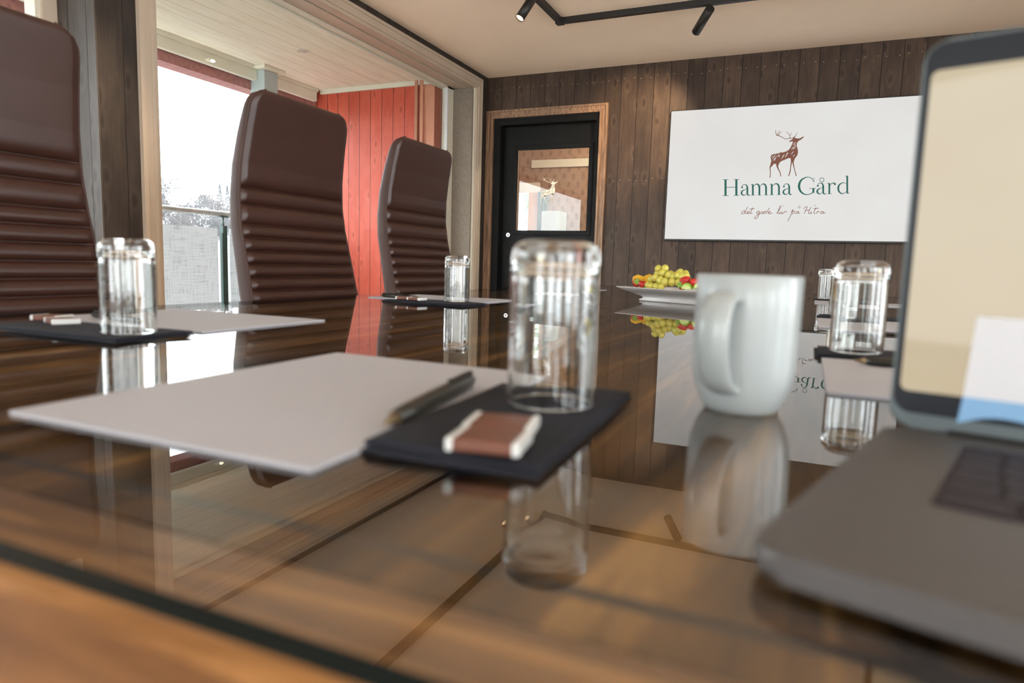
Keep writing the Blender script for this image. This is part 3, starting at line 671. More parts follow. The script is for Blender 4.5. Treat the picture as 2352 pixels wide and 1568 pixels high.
for ch, u0, s_ in (('H', 281, 122), ('a', 474, 120), ('m', 582, 124), ('n', 786, 124), ('a', 926, 120), ('G', 1094, 126), ('a', 1292, 122), ('r', 1408, 122), ('d', 1520, 122)): glyph(mb, ch, u0, base_v(u0), s_, LY)
ribbon(mb, [(1354 + 23 * math.cos(k * PI / 8), 720 + 23 * math.sin(k * PI / 8)) for k in range(17)], 6, LY, tvp, sub=1)
mb.build('lettering', M['logo_green'], tv)['label'] = 'dark green serif lettering'
mb = MB()
SC = [[(526, 1058), (508, 1054), (489, 1070), (488, 1085), (506, 1084), (526, 1058)], [(552, 1012), (528, 1058), (524, 1082), (540, 1082)],
 [(545, 1078), (568, 1068), (564, 1058), (548, 1066), (546, 1082), (562, 1086), (582, 1074)], [(607, 1018), (588, 1062), (588, 1083), (604, 1080)], [(570, 1036), (628, 1030)],
 [(682, 1062), (664, 1058), (648, 1076), (658, 1086), (680, 1066), (672, 1100), (652, 1134), (630, 1140), (628, 1124), (652, 1104), (692, 1080)],
 [(712, 1060), (698, 1066), (698, 1082), (712, 1084), (722, 1070), (712, 1060)], [(754, 1062), (738, 1058), (724, 1076), (732, 1086), (752, 1066)], [(790, 1020), (758, 1068), (760, 1085)],
 [(774, 1078), (796, 1068), (792, 1058), (776, 1068), (778, 1084), (800, 1086), (818, 1076)],
 [(864, 1082), (886, 1054), (912, 1010), (902, 1003), (884, 1050), (878, 1080), (892, 1084), (906, 1066)], [(906, 1064), (898, 1080), (910, 1084), (924, 1070)], [(926, 1060), (922, 1080), (936, 1084), (950, 1064), (966, 1060), (974, 1072)],
 [(1018, 1070), (1044, 1040), (1020, 1096), (984, 1166)], [(1034, 1066), (1050, 1056), (1058, 1068), (1042, 1086), (1026, 1084)],
 [(1104, 1062), (1086, 1060), (1070, 1076), (1082, 1085), (1102, 1066), (1102, 1082), (1116, 1078)],
 [(1160, 1034), (1172, 1016), (1196, 1011), (1180, 1050), (1162, 1083)], [(1236, 1012), (1216, 1054), (1208, 1080), (1220, 1084), (1236, 1070)], [(1170, 1050), (1224, 1046)],
 [(1242, 1062), (1236, 1080), (1250, 1082)], [(1292, 1018), (1268, 1066), (1270, 1084), (1286, 1080)], [(1262, 1032), (1322, 1026)], [(1304, 1060), (1296, 1084)], [(1298, 1074), (1316, 1060), (1328, 1066)],
 [(1370, 1064), (1352, 1060), (1338, 1076), (1350, 1085), (1370, 1066), (1370, 1083), (1394, 1072)]]
for p in SC: ribbon(mb, p, 5.6, LY, tvp, sub=4)
ribbon(mb, [(1107 + 11 * math.cos(k * PI / 6), 1013 + 11 * math.sin(k * PI / 6)) for k in range(13)], 4, LY, tvp, sub=1)
disc(mb, (935, 1000), 4.5, LY, tvp); disc(mb, (1280, 996), 4.5, LY, tvp)
mb.build('script_line', M['logo_script'], tv)['label'] = 'thin brown handwriting line'
BODY = [(1160, 258), (1130, 284), (1104, 298), (1090, 312), (1082, 332), (1084, 360), (1094, 392), (1096, 425), (1086, 460), (1062, 488), (1040, 492), (1012, 484), (985, 488), (950, 504), (920, 516), (892, 534), (860, 546), (832, 548), (814, 536), (804, 505), (798, 468), (812, 447), (850, 438), (890, 432), (906, 422), (930, 424), (970, 412), (1000, 392), (1022, 356), (1038, 318), (1040, 304), (1020, 306), (998, 314), (1006, 298), (1030, 284), (1050, 262), (1082, 272), (1112, 272), (1138, 260), (1152, 250)]
LEGS = [([(822, 530), (808, 562), (793, 592), (798, 640), (792, 696)], [42, 24, 10, 8, 9]), ([(880, 520), (872, 560), (880, 596), (900, 636), (911, 682)], [48, 24, 13, 9, 9]),
        ([(1036, 480), (1026, 530), (1016, 580), (1010, 630), (994, 678)], [46, 14, 9, 11, 10]), ([(1046, 480), (1042, 530), (1054, 590), (1064, 630), (1077, 678)], [40, 14, 9, 8, 10])]
ANT = [([(1052, 264), (1005, 272), (955, 276), (905, 248), (862, 234), (855, 180)], [8, 6, 6, 7, 8, 4]), ([(870, 236), (884, 212), (900, 184)], [7, 6, 3]), ([(884, 238), (902, 216), (920, 196)], [7, 5, 3]),
       ([(1004, 270), (1010, 244), (990, 220), (966, 199)], [6, 5, 5, 3]), ([(1010, 246), (1028, 208)], [5, 3]), ([(1048, 262), (1074, 236), (1085, 202)], [6, 5, 3]), ([(1050, 262), (1076, 252)], [5, 3])]
HAT = [((812, 500), (856, 442)), ((824, 516), (870, 458)), ((806, 476), (824, 456)), ((872, 470), (894, 440)), ((884, 476), (900, 452)), ((912, 498), (952, 440)), ((928, 470), (946, 446)), ((966, 446), (990, 418)), ((950, 478), (990, 432)),
       ((1018, 448), (1048, 408)), ((1040, 470), (1062, 446)), ((1024, 378), (1076, 352)), ((1020, 390), (1072, 372)), ((1036, 346), (1074, 330)), ((1042, 326), (1076, 314)), ((1052, 362), (1078, 346)), ((838, 512), (850, 492))]
def stag(fn, y, mat, matgap, parent, yg):
    mb = MB(); bv = [mb.b.verts.new((lambda q: (q[0], y, q[1]))(fn(*p))) for p in BODY]
    for tr_ in tessellate_polygon([[Vector((p[0], p[1], 0)) for p in BODY]]): mb.b.faces.new([bv[k] for k in tr_])
    for p, w_ in LEGS + ANT: ribbon(mb, p, w_, y, fn, sub=4)
    o = mb.build('stag_figure', mat, parent); 
    if matgap:
        mb = MB()
        for a, b in HAT: ribbon(mb, [a, ((a[0] + b[0]) / 2 + 1, (a[1] + b[1]) / 2 + 1), b], [1, 6.5, 1], yg, fn, sub=2)
        mb.build('hatching', matgap, o)
    return o
stag(tvp, LY, M['logo_brown'], M['logo_gap'], tv, LY - .0008)['label'] = 'brown sketched stag with antlers'
def dsp(u, v):
    a, b = tvp(u, v); a0, b0 = tvp(787, 697); s_ = .232 / (tvp(855, 178)[1] - b0)
    return -2.115 + (a - a0) * s_, 1.352 + (b - b0) * s_
sd = stag(dsp, SY + .0105, M['stag_cream'], M['black_paint'], slab, SY + .0100); sd['label'] = 'cream stag figure on the glass'

# ================================================================== TABLE
TX_0, TX_1, TY_1 = -1.155, .465, 3.57
tb = empty('conference_table', (-.345, 1.7, 0)); tag(tb, 'long walnut conference table with thick wooden top and pale end board', 'table')
def L_(x0, x1, y0, y1, z0, z1): return (x0 + .345, x1 + .345, y0 - 1.7, y1 - 1.7, z0, z1)
ZW = TZ - .0085
MB().box(*L_(TX_0 + .004, TX_1 - .004, .208, TY_1 - .004, ZW - .04, ZW)).build('tabletop', M['table_wood'], tb)
MB().box(*L_(TX_0 + .004, TX_1 - .004, .200, .208, ZW - .04, ZW)).build('inlay_strip', M['inlay'], tb)
MB().box(*L_(TX_0 + .004, TX_1 - .004, .178, .200, ZW - .04, ZW)).build('field_border', M['table_wood'], tb)
mb = MB(); mb.prism([(x + .345, y - 1.7) for x, y in ((TX_0 + .004, .178), (TX_0 + .004, -.34), (-1.0, -.42), (.31, -.42), (TX_1 - .004, -.34), (TX_1 - .004, .178))], ZW - .04, ZW, .003)
mb.build('end_board', M['table_end'], tb)['label'] = 'honey-coloured end board'
for y in (.7, 2.9):
    MB().box(*L_(-.62, -.07, y - .05, y + .05, .03, ZW - .04), bev=.006).build('leg', M['table_wood'], tb)
    MB().box(*L_(-.85, .16, y - .07, y + .07, 0, .035), bev=.006).build('foot', M['table_wood'], tb)
# glass sheet lying on the table
mb = MB(); g_ = .008
x0, x1, y0, y1, z0, z1 = TX_0, TX_1, .1310, TY_1, TZ - g_, TZ
mb.mi = 0; mb.face([(x0, y0, z1), (x1, y0, z1), (x1, y1, z1), (x0, y1, z1)])
mb.mi = 1
for p in (((x0, y0), (x1, y0)), ((x1, y0), (x1, y1)), ((x1, y1), (x0, y1)), ((x0, y1), (x0, y0))):
    mb.face([(p[0][0], p[0][1], z0), (p[1][0], p[1][1], z0), (p[1][0], p[1][1], z1), (p[0][0], p[0][1], z1)])
mb.mi = 2; mb.face([(x0, y1, z0), (x1, y1, z0), (x1, y0, z0), (x0, y0, z0)])
gt = mb.build('table_glass_sheet', [M['table_glass'], M['glass_edge'], M['glass_under']], recalc=False)
tag(gt, 'clear glass sheet with dark green edge lying over the wooden table', 'glass sheet')

# ================================================================== CHAIRS
def make_chair():
    e = empty('conference_chair', (0, 0, 0))
    # backrest profile: local x toward the table, (z, front x, thickness, half width)
    prof = [(.46, .085, .060, .215), (.56, .072, .058, .215), (.66, .052, .056, .214), (.75, .028, .054, .212), (.85, .006, .050, .209), (.93, -.012, .047, .206), (1.00, -.020, .044, .202), (1.08, -.018, .041, .198), (1.16, -.006, .037, .193), (1.22, .006, .032, .189), (1.26, .014, .024, .184)]
    def at(z):
        for a, b in zip(prof, prof[1:]):
            if a[0] <= z <= b[0]:
                t = (z - a[0]) / (b[0] - a[0]); return [a[i] * (1 - t) + b[i] * t for i in range(4)]
        return list(prof[0] if z < prof[0][0] else prof[-1])
    seams = [1.024, .982, .931, .898, .864, .830, .797, .764, .731, .698, .665, .632, .599, .566, .533]
    ztop = 1.268
    mb = MB(); nz, ny = 520, 36
    grid = []
    for i in range(nz + 1):
        z = .46 + (ztop - .46) * i / nz; _, fx, th, hw_ = at(z)
        # rounded top corners
        R = .042; top_w = hw_
        if z > ztop - R: top_w = hw_ - R + math.sqrt(max(0, R * R - (z - (ztop - R)) ** 2))
        rib = 0.0
        if z < seams[0]:
            lo = max([s for s in seams if s <= z], default=.50); hi = min([s for s in seams if s > z], default=seams[0])
            t = (z - lo) / max(1e-6, hi - lo); rib = .017 * (abs(math.sin(PI * t)) ** .5)
        else:
            t = min(1, (z - seams[0]) / .03); rib = .017 * (t * (2 - t)) ** .5
        row = []
        for j in range(ny + 1):
            yy = -1 + 2 * j / ny; yy = math.copysign(abs(yy) ** .85, yy); edge = 1 - abs(yy)
            fall = min(1, edge / .07); fall = (fall * (2 - fall)) ** .5
            tt = ztop - z; tf = min(1, tt / .022); tf = (tf * (2 - tf)) ** .5
            row.append(mb.b.verts.new((fx - .0003 + (rib - .0065) * fall * tf, yy * (top_w - .0005), z)))
        grid.append(row)
    for i in range(nz):
        for j in range(ny): mb.b.faces.new([grid[i][j], grid[i][j + 1], grid[i + 1][j + 1], grid[i + 1][j]]).smooth = True
    mb.build('backrest', M['leather'], e, recalc=False)
    # shell behind and sides
    mb = MB(); ring = []
    for i in range(61):
        z = .455 + (ztop - .455) * i / 60; _, fx, th, hw_ = at(z); R = .042
        if z > ztop - R: hw_ = hw_ - R + math.sqrt(max(0, R * R - (z - (ztop - R)) ** 2))
        pts = [(fx - .0005, hw_), (fx - .006, hw_ + .002), (fx - th * .6, hw_ + .0005), (fx - th * .92, hw_ - .008), (fx - th, hw_ - .03), (fx - th, -hw_ + .03), (fx - th * .92, -hw_ + .008), (fx - th * .6, -hw_ - .0005), (fx - .006, -hw_ - .002), (fx - .0005, -hw_)]
        ring.append([mb.b.verts.new((x, y, z)) for x, y in pts])
    for a, b in zip(ring, ring[1:]):
        for k in range(9): mb.b.faces.new([a[k], b[k], b[k + 1], a[k + 1]]).smooth = True
    mb.b.faces.new(ring[-1]); mb.b.faces.new(list(reversed(ring[0])))
    mb.build('back_shell', M['leather_side'], e)
    # piping around the front edge
    for sgn in (1, -1):
        mb = MB(); pp = []
        for i in range(50):
            z = .46 + (ztop - .46) * i / 49; _, fx, th, hw_ = at(z); R = .042
            if z > ztop - R: hw_ = hw_ - R + math.sqrt(max(0, R * R - (z - (ztop - R)) ** 2))
            pp.append((fx + .0005, sgn * (hw_ - .0005), z))
        mb.tube(pp, .0028, 8); mb.build('piping', M['leather_side'], e)
    mb = MB(); mb.box(.05, .50, -.235, .235, .40, .475, .028, 4); mb.build('seat', M['leather'], e, smooth=True)
    mb = MB(); mb.tube([(.27, 0, .12), (.27, 0, .40)], [.028, .024], 16); mb.build('gas_column', M['chrome'], e)
    st = MB()
    for k in range(5):
        a = 2 * PI * k / 5; st.tube([(.27, 0, .115), (.27 + .29 * math.cos(a), .29 * math.sin(a), .075)], [.026, .014], 10)
    st.build('star_base', M['chrome'], e)
    for k in range(5):
        a = 2 * PI * k / 5; cx, cy = .27 + .29 * math.cos(a), .29 * math.sin(a)
        mb = MB(); mb.tube([(cx - .022 * math.sin(a), cy + .022 * math.cos(a), .03), (cx + .022 * math.sin(a), cy - .022 * math.cos(a), .03)], .03, 16); mb.tube([(cx, cy, .05), (cx, cy, .078)], .008, 8); mb.build('castor', M['rubber'], e)
    return e
ch0 = make_chair()
clab = ['brown leather high-back chair nearest the camera at the left edge', 'brown leather high-back chair in the middle, before the grey balcony post', 'brown leather high-back chair farthest away, before the window jamb']
for i, (x, y, a) in enumerate([(-1.325, .690, 0), (-1.302, 1.476, 0), (-1.302, 2.112, 0)]):
    c = ch0 if i == 0 else copy_tree(ch0)
    c.location = (x, y, 0); c.rotation_euler.z = rad(a)
    tag(c, clab[i], 'chair', 'high-back leather chairs along the window side')

# ================================================================== TABLE SETTINGS
def sheet(name, corners, z, th, mat, label, cat, group, rnd_=0):
    cx = sum(p[0] for p in corners) / len(corners); cy = sum(p[1] for p in corners) / len(corners)
    mb = MB(); mb.prism([(p[0] - cx, p[1] - cy) for p in corners], 0, th, 0.0)
    o = mb.build(name, mat, loc=(cx, cy, z)); tag(o, label, cat, group); return o
def rect(x0, x1, y0, y1, a=0.0):
    cx, cy = (x0 + x1) / 2, (y0 + y1) / 2; ca, sa = math.cos(rad(a)), math.sin(rad(a))
    return [(cx + (x - cx) * ca - (y - cy) * sa, cy + (x - cx) * sa + (y - cy) * ca) for x, y in ((x0, y0), (x1, y0), (x1, y1), (x0, y1))]
Z0 = TZ + .0002
PG = 'white paper pads laid at the places'
def pad(corners, label): return sheet('paper_pad', corners, Z0, .0022, M['paper'], label, 'paper', PG)
pad([(-.439, .240), (-.206, .239), (-.212, .553), (-.447, .560)], 'large blurred white paper pad nearest the camera')
pad(rect(-1.03, -.705, .615, .852), 'white paper pad beside the left tumbler, before the middle chair')
pad(rect(-1.06, -.735, 1.455, 1.69, -3), 'white paper pad before the farthest chair under a small tumbler')
pad(rect(-1.10, -.79, 2.52, 2.78), 'white paper pad at the far end behind the near tumbler')
pad(rect(.020, .34, .605, .850), 'white paper pad beside the laptop lid edge')
pad(rect(.022, .34, 1.36, 1.605), 'white paper pad behind the right tumbler, second in the right row')
pad(rect(.022, .34, 2.39, 2.63), 'white paper pad farthest away in the right row')

def napkin(corners, label, ts=2.0, waves=True):
    cx = sum(p[0] for p in corners) / 4; cy = sum(p[1] for p in corners) / 4
    P4 = [Vector((p[0] - cx, p[1] - cy)) for p in corners]; n = 22
    e = empty('folded_napkin', (cx, cy, Z0)); tag(e, label, 'napkin', 'black folded napkins at the places')
    r_ = random.Random(label)
    ph = r_.uniform(0, 6)
    def pt(u, v, z):
        p = P4[0].lerp(P4[1], u).lerp(P4[3].lerp(P4[2], u), v); return Vector((p.x, p.y, z))
    for layer, (zb, th, ins) in enumerate(((0, .0026, 0.0), (.0029, .0026, .018))):
        mb = MB(); top = []; bot = []
        for i in range(n + 1):
            rt, rb = [], []
            for j in range(n + 1):
                u, v = ins + (1 - 1.4 * ins) * i / n, ins + (1 - 1.4 * ins) * j / n
                edge = min(i, j, n - i, n - j) / n
                bulge = .0012 * (math.sin(5 * u + ph) * math.sin(4 * v + ph) + .4) * layer
                rr = (1 - min(1, edge / .05)) * th * .35
                rt.append(mb.b.verts.new(pt(u, v, zb + th + bulge - rr))); rb.append(mb.b.verts.new(pt(u, v, zb + rr * .6)))
            top.append(rt); bot.append(rb)
        for i in range(n):
            for j in range(n):
                mb.b.faces.new([top[i][j], top[i + 1][j], top[i + 1][j + 1], top[i][j + 1]]).smooth = True
                mb.b.faces.new([bot[i][j], bot[i][j + 1], bot[i + 1][j + 1], bot[i + 1][j]])
        for k in range(n):
            for a, b in (((k, 0), (k + 1, 0)), ((k + 1, n), (k, n)), ((0, k + 1), (0, k)), ((n, k), (n, k + 1))):
                mb.b.faces.new([bot[a[0]][a[1]], bot[b[0]][b[1]], top[b[0]][b[1]], top[a[0]][a[1]]])
        mb.build('napkin_fold', M['napkin'], e)
NZ = TZ + .0062
napkin([(-.208, .277), (-.108, .279), (-.118, .499), (-.223, .485)], 'large blurred black napkin under the nearest tumbler and chocolates')
napkin(rect(-.945, -.69, .487, .590), 'black napkin under the tumbler at the left')
napkin(rect(-.93, -.70, 1.33, 1.44, -6), 'black napkin under the small tumbler before the farthest chair')
napkin(rect(.012, .235, .855, .965), 'black napkin under the right tumbler beside the laptop')
napkin(rect(.022, .235, 1.615, 1.72), 'black napkin under the second tumbler of the right row')
napkin(rect(.018, .235, 2.64, 2.75), 'black napkin under the farthest tumbler of the right row')

def make_tumbler():
    e = empty('upturned_tumbler', (0, 0, 0)); H = .1085; R = .0293
    out = [(R - .0004, .0002), (R, .0008), (R, .0014), (R, .003), (R + .0002, .02), (R + .0004, .06), (R, H - .016), (R, H - .0112)]
    rc = .010
    out += [(R - rc + rc * math.cos(rad(a)), H - rc + rc * math.sin(rad(a))) for a in range(10, 91, 16)]
    out += [(.012, H), (.006, H - .0010), (0, H - .0012)]
    inn = [(0, H - .0135), (.012, H - .0135), (R - .0115, H - .0135), (R - .0100, H - .0137), (R - .0070, H - .0148), (R - .0042, H - .0172), (R - .0028, H - .0215), (R - .0024, H - .0255), (R - .0023, H - .030), (R - .0021, .05), (R - .0020, .004), (R - .0020, .0016), (R - .0019, .0008), (R - .0013, .0001)]
    # one closed surface: outside up to the top centre, inside from its centre down to the rim
    mb2 = MB()
    n = 64
    def ring(r_, z):
        if r_ < 1e-6: return [mb2.b.verts.new((0, 0, z))]
        return [mb2.b.verts.new((r_ * math.cos(2 * PI * k / n), r_ * math.sin(2 * PI * k / n), z)) for k in range(n)]
    ro = [ring(*p) for p in out]; ri = [ring(*p) for p in inn]
    def join(a, b):
        for k in range(n):
            k2 = (k + 1) % n
            if len(a) == 1: vs_ = [a[0], b[k2], b[k]]
            elif len(b) == 1: vs_ = [a[k], a[k2], b[0]]
            else: vs_ = [a[k], a[k2], b[k2], b[k]]
            mb2.b.faces.new(vs_).smooth = True
    for a, b in zip(ro, ro[1:]): join(a, b)
    for a, b in zip(ri, ri[1:]): join(a, b)
    join(ri[-1], ro[0])
    mb2.build('glass_body', M['tumbler'], e)
    return e
tm0 = make_tumbler()
tsp = [(-.154, .417, 'large blurred upturned tumbler nearest the camera'), (-.722, .527, 'upturned tumbler at the left before the nearest chair'), (-.845, 1.585, 'small upturned tumbler before the farthest chair'),
       (.057, .893, 'upturned tumbler at right beside the laptop lid'), (.074, 1.668, 'upturned tumbler hidden behind the right tumbler'), (.058, 2.690, 'farthest upturned tumbler in the right row')]
for i, (x, y, lb) in enumerate(tsp):
    c = tm0 if i == 0 else copy_tree(tm0)
    c.location = (x, y, (NZ + .0012) if i != 2 else NZ + .0012); tag(c, lb, 'tumbler', 'upturned water tumblers on the napkins')
# the third stands on its napkin edge
[c for c in C.objects if c.get('label') == tsp[2][2]][0].location = (-.765, 1.400, NZ + .0012)

def make_pen():
    e = empty('ballpoint_pen', (0, 0, 0))
    MB().tube([(.012, 0, 0), (.030, 0, 0), (.085, 0, 0), (.128, 0, 0), (.134, 0, 0)], [.0042, .0052, .0053, .0047, .0036], 16).build('barrel', M['pen'], e)
    MB().tube([(0, 0, 0), (.004, 0, 0), (.013, 0, 0)], [.0006, .0016, .0042], 14).build('pen_tip', M['pen_tip'], e)
    mb = MB(); mb.box(.092, .132, -.0018, .0018, .0052, .0068, .0006); mb.box(.128, .132, -.0018, .0018, .002, .0060); mb.build('clip', M['pen'], e)
    return e
pen0 = make_pen()
def place_pen(i, a, b, z, label, s_=1.0):
    c = pen0 if i == 0 else copy_tree(pen0); a = Vector(a); b = Vector(b); d = b - a
    c.location = (a.x, a.y, z); c.rotation_euler = (0, 0, math.atan2(d.y, d.x)); c.scale = (s_,) * 3
    tag(c, label, 'pen', 'black pens at the places')
place_pen(0, (-.213, .308), (-.238, .462), TZ + .0084, 'blurred black pen across the nearest pad and napkin', 1.16)
place_pen(1, (-.83, .636), (-.97, .648), TZ + .0078, 'black pen lying on the left paper pad behind its tumbler')
place_pen(2, (-.90, 1.452), (-1.03, 1.478), TZ + .0078, 'black pen on the pad before the farthest chair')
place_pen(3, (.05, .80), (.19, .82), TZ + .0078, 'black pen on the pad beside the laptop')

def make_choc(w_=.038, d_=.031, h_=.0065):
    e = empty('wrapped_chocolate', (0, 0, 0))
    MB().box(-w_ / 2 + .003, w_ / 2 - .003, -d_ / 2, d_ / 2, 0, h_, .0016).build('wrapper', M['choc'], e)
    for s_ in (-1, 1):
        MB().box(*sorted((s_ * (w_ / 2 - .004), s_ * (w_ / 2))), -d_ / 2 - .0005, d_ / 2 + .0005, 0, h_ + .0003, .0012).build('wrapper_end', M['white_gloss'], e)
    return e
ck0 = make_choc()
CH = [(-.142, .298, 10, 0, 'brown wrapped chocolate nearest the camera on the large napkin'), (-.150, .330, 13, 0, 'brown wrapped chocolate on the large napkin, the one touching the tumbler side'),
      (-.925, .565, 20, 0, 'brown wrapped chocolate with white ends on the left napkin, outer one'), (-.872, .545, -18, 0, 'brown wrapped chocolate with white ends on the left napkin, nearer its tumbler'),
      (-.895, 1.372, 25, 0, 'wrapped chocolate with pale ends on the napkin before the farthest chair, outer one'), (-.852, 1.362, -10, 0, 'wrapped chocolate with pale ends on the napkin before the farthest chair, inner one')]
for i, (x, y, a, lv, lb) in enumerate(CH):
    c = ck0 if i == 0 else copy_tree(ck0)
    c.location = (x, y, NZ + .0014); c.rotation_euler.z = rad(a); tag(c, lb, 'chocolate', 'wrapped chocolates on the napkins')

# ------------------------------------------------------------------ mug
mg = empty('coffee_mug', (-.0390, .504, Z0)); tag(mg, 'plain white ceramic mug with rounded base between tumbler and laptop', 'mug')
R = .0360; H = .097
pr = [(0, .0025), (.020, .0025), (.0215, 0), (.0245, 0), (.0268, .003), (.0305, .010), (.0338, .020), (.0354, .034), (.0360, .050), (.0360, .075), (.0362, H - .001), (.0354, H), (.0342, H - .001), (.0334, .075), (.0332, .050), (.0322, .026), (.028, .013), (.020, .008), (0, .007)]
MB().lathe(pr, 72).build('cup', M['ceramic'], mg)
ang = rad(-105); d = Vector((math.cos(ang), math.sin(ang), 0))
hp = [(.0335, .080), (.046, .082), (.0555, .076), (.0600, .062), (.0590, .045), (.0520, .030), (.043, .022), (.0318, .0185)]
mb = MB(); n = 16
pts = [Vector((0, 0, 0)) + d * a + Vector((0, 0, b)) for a, b in hp]
def cat(ps, sub=6):
    q = []
    for i in range(len(ps) - 1):
        p0, p1, p2, p3 = ps[max(i - 1, 0)], ps[i], ps[i + 1], ps[min(i + 2, len(ps) - 1)]
        for k in range(sub): t = k / sub; q.append(.5 * ((2 * p1) + (p2 - p0) * t + (2 * p0 - 5 * p1 + 4 * p2 - p3) * t * t + (3 * p1 - p0 - 3 * p2 + p3) * t ** 3))
    return q + [ps[-1]]
cp = cat(pts); side = d.cross(Vector((0, 0, 1))).normalized(); rings = []
for i, p in enumerate(cp):
    t = (cp[min(i + 1, len(cp) - 1)] - cp[max(i - 1, 0)]).normalized(); nn = side.cross(t).normalized()
    wd_ = .0108; th = .0040
    rings.append([mb.b.verts.new(p + side * wd_ * math.cos(2 * PI * k / n) + nn * th * math.sin(2 * PI * k / n)) for k in range(n)])
for a, b in zip(rings, rings[1:]):
    for k in range(n): mb.b.faces.new([a[k], a[(k + 1) % n], b[(k + 1) % n], b[k]]).smooth = True
mb.build('handle', M['ceramic'], mg)

# ------------------------------------------------------------------ laptop
LX = Vector((.9636, -.2675, 0)); rz = math.atan2(LX.y, LX.x)
lp = empty('laptop', (.049, .443, Z0), rz); tag(lp, 'open grey laptop at the right edge with a beige screen', 'laptop')
LW, LD, LH = .318, .232, .0128
mb = MB(); mb.prism(rrect(LW, LD, .012, 6, LW / 2, -LD / 2), .0030, LH, .0030); base = mb.build('base', M['deck'], lp)
mb = MB()
for x, y in ((.02, -.02), (LW - .02, -.02), (.02, -LD + .02), (LW - .02, -LD + .02)): MB().tube([(x, y, 0), (x, y, .0034)], .006, 16).build('rubber_foot', M['rubber'], lp)
kx0, kx1, ky0, ky1 = .040, LW - .040, -.145, -.030
kw = MB().box(kx0, kx1, ky0, ky1, LH - .0004, LH + .0002).build('keyboard', M['well'], lp)
rows = [14, 14, 13, 12, 9]; kh = (ky1 - ky0) / 5.6; y = ky1 - .001
for r_, cnt in enumerate([14] + rows):
    hh = kh * (.55 if r_ == 0 else 1.0); xx = kx0 + .001; span = kx1 - kx0 - .002
    for k in range(cnt):
        ww = span / cnt
        MB().box(xx + .0012, xx + ww - .0012, y - hh + .0012, y - .0006, LH, LH + .0012, .0004, 1).build('key', M['key'], kw); xx += ww
    y -= hh
MB().box(LW / 2 - .065, LW / 2 + .065, -LD + .010, -.155, LH - .0003, LH + .0001).build('touchpad', M['alu'], lp)
MB().tube([(.03, -.004, LH - .002), (LW - .03, -.004, LH - .002)], .0045, 14).build('hinge', M['black'], lp)
LHh = .215; TL = rad(1.0)
ld = empty('lid', (0, -.002, LH + .0005)); ld.parent = lp; ld.rotation_euler = (-TL, 0, 0)
def lidp(name, pts, y0, y1, mat, bev=0):
    mb = MB(); mb.prism(pts, y0, y1, bev); o = mb.build(name, mat, ld); o.rotation_euler = (rad(90), 0, 0); return o
# in lid space: x right, prism y -> lid z, prism z -> -lid y
lidp('lid_shell', rrect(LW, LHh, .011, 8, LW / 2, LHh / 2), -.0035, .0008, M['alu'], .0012)
lidp('bezel', rrect(LW - .003, LHh - .0015 - .0085, .0095, 8, LW / 2, (LHh - .0015 + .0085) / 2), .0008, .0012, M['bezel'])
lidp('screen', rrect(LW - .009, .1775, .004, 5, LW / 2, .1100), .0012, .0014, M['lap_screen'])
lf = lidp('screen_leaflet', [(.0375, .0655), (.0350, .0215), (.2, .0215), (.2, .0655)], .0016, .0019, M['leaflet'])
lf['label'] = 'white leaflet stuck on the screen'
arc = [(.0335, .0065)] + [(.036 + .046 * k / 10, .0065 + .0055 * math.sin(PI * (k / 10) ** .75)) for k in range(1, 11)] + [(.2, .004), (.2, .0215), (.035, .0215)]
b_ = MB(); b_.prism(arc, .0016, .0019); ob = b_.build('leaflet_band', M['blue_paper'], ld); ob.rotation_euler = (rad(90), 0, 0); ob['label'] = 'pale blue lower band'

# ------------------------------------------------------------------ fruit platter
PA = math.atan2(-.145, .262); PC = Vector((-.318, 2.03))
pl = empty('fruit_platter', (PC.x, PC.y, Z0), PA); tag(pl, 'white footed porcelain platter carrying fruit behind the mug', 'platter')
mb = MB()
secs = [(.30, .15, .000, .03), (.305, .155, .004, .03), (.285, .14, .008, .03), (.29, .145, .014, .03), (.36, .21, .028, .03), (.405, .252, .0375, .03), (.408, .255, .040, .03), (.398, .246, .0405, .03), (.35, .20, .032, .03), (.28, .14, .027, .03)]
rg = []
for (w_, h_, z, r_) in secs:
    pts = rrect(w_, h_, r_, 6); rg.append([mb.b.verts.new((x, y, z + (.0016 * math.sin(9 * math.atan2(y, x)) if z > .036 else 0))) for x, y in pts])
for a, b in zip(rg, rg[1:]):
    n = len(a)
    for k in range(n): mb.b.faces.new([a[k], a[(k + 1) % n], b[(k + 1) % n], b[k]]).smooth = True
mb.b.faces.new(list(reversed(rg[0]))); mb.b.faces.new(rg[-1])
mb.build('dish', M['porcelain'], pl)
PM = Matrix.Translation((PC.x, PC.y, Z0)) @ Matrix.Rotation(PA, 4, 'Z')
def pw(x, y, z): return PM @ Vector((x, y, z))
def straw(i, p, ang, tilt, s_, label):
    e = empty('strawberry', pw(*p)); e.rotation_euler = (tilt, 0, ang); e.scale = (s_,) * 3; tag(e, label, 'strawberry', 'strawberries on the platter')
    prof = [(0, -.017), (.004, -.0155), (.009, -.010), (.0125, -.002), (.0135, .005), (.012, .010), (.007, .0125), (0, .013)]
    MB().lathe(prof, 24).build('berry', M['straw'], e)
    mb = MB()
    for k in range(7):
        a = 2 * PI * k / 7; c_, s2 = math.cos(a), math.sin(a)
        mb.face([(-.003 * s2, .003 * c_, .0133), (.007 * c_ - .003 * s2, .007 * s2 + .003 * c_, .0145), (.0125 * c_, .0125 * s2, .0128), (.007 * c_ + .003 * s2, .007 * s2 - .003 * c_, .0145), (.003 * s2, -.003 * c_, .0133)])
    mb.tube([(0, 0, .013), (.001, .001, .018)], .001, 6); mb.build('leaf_crown', M['leafg'], e)
FR = -.075
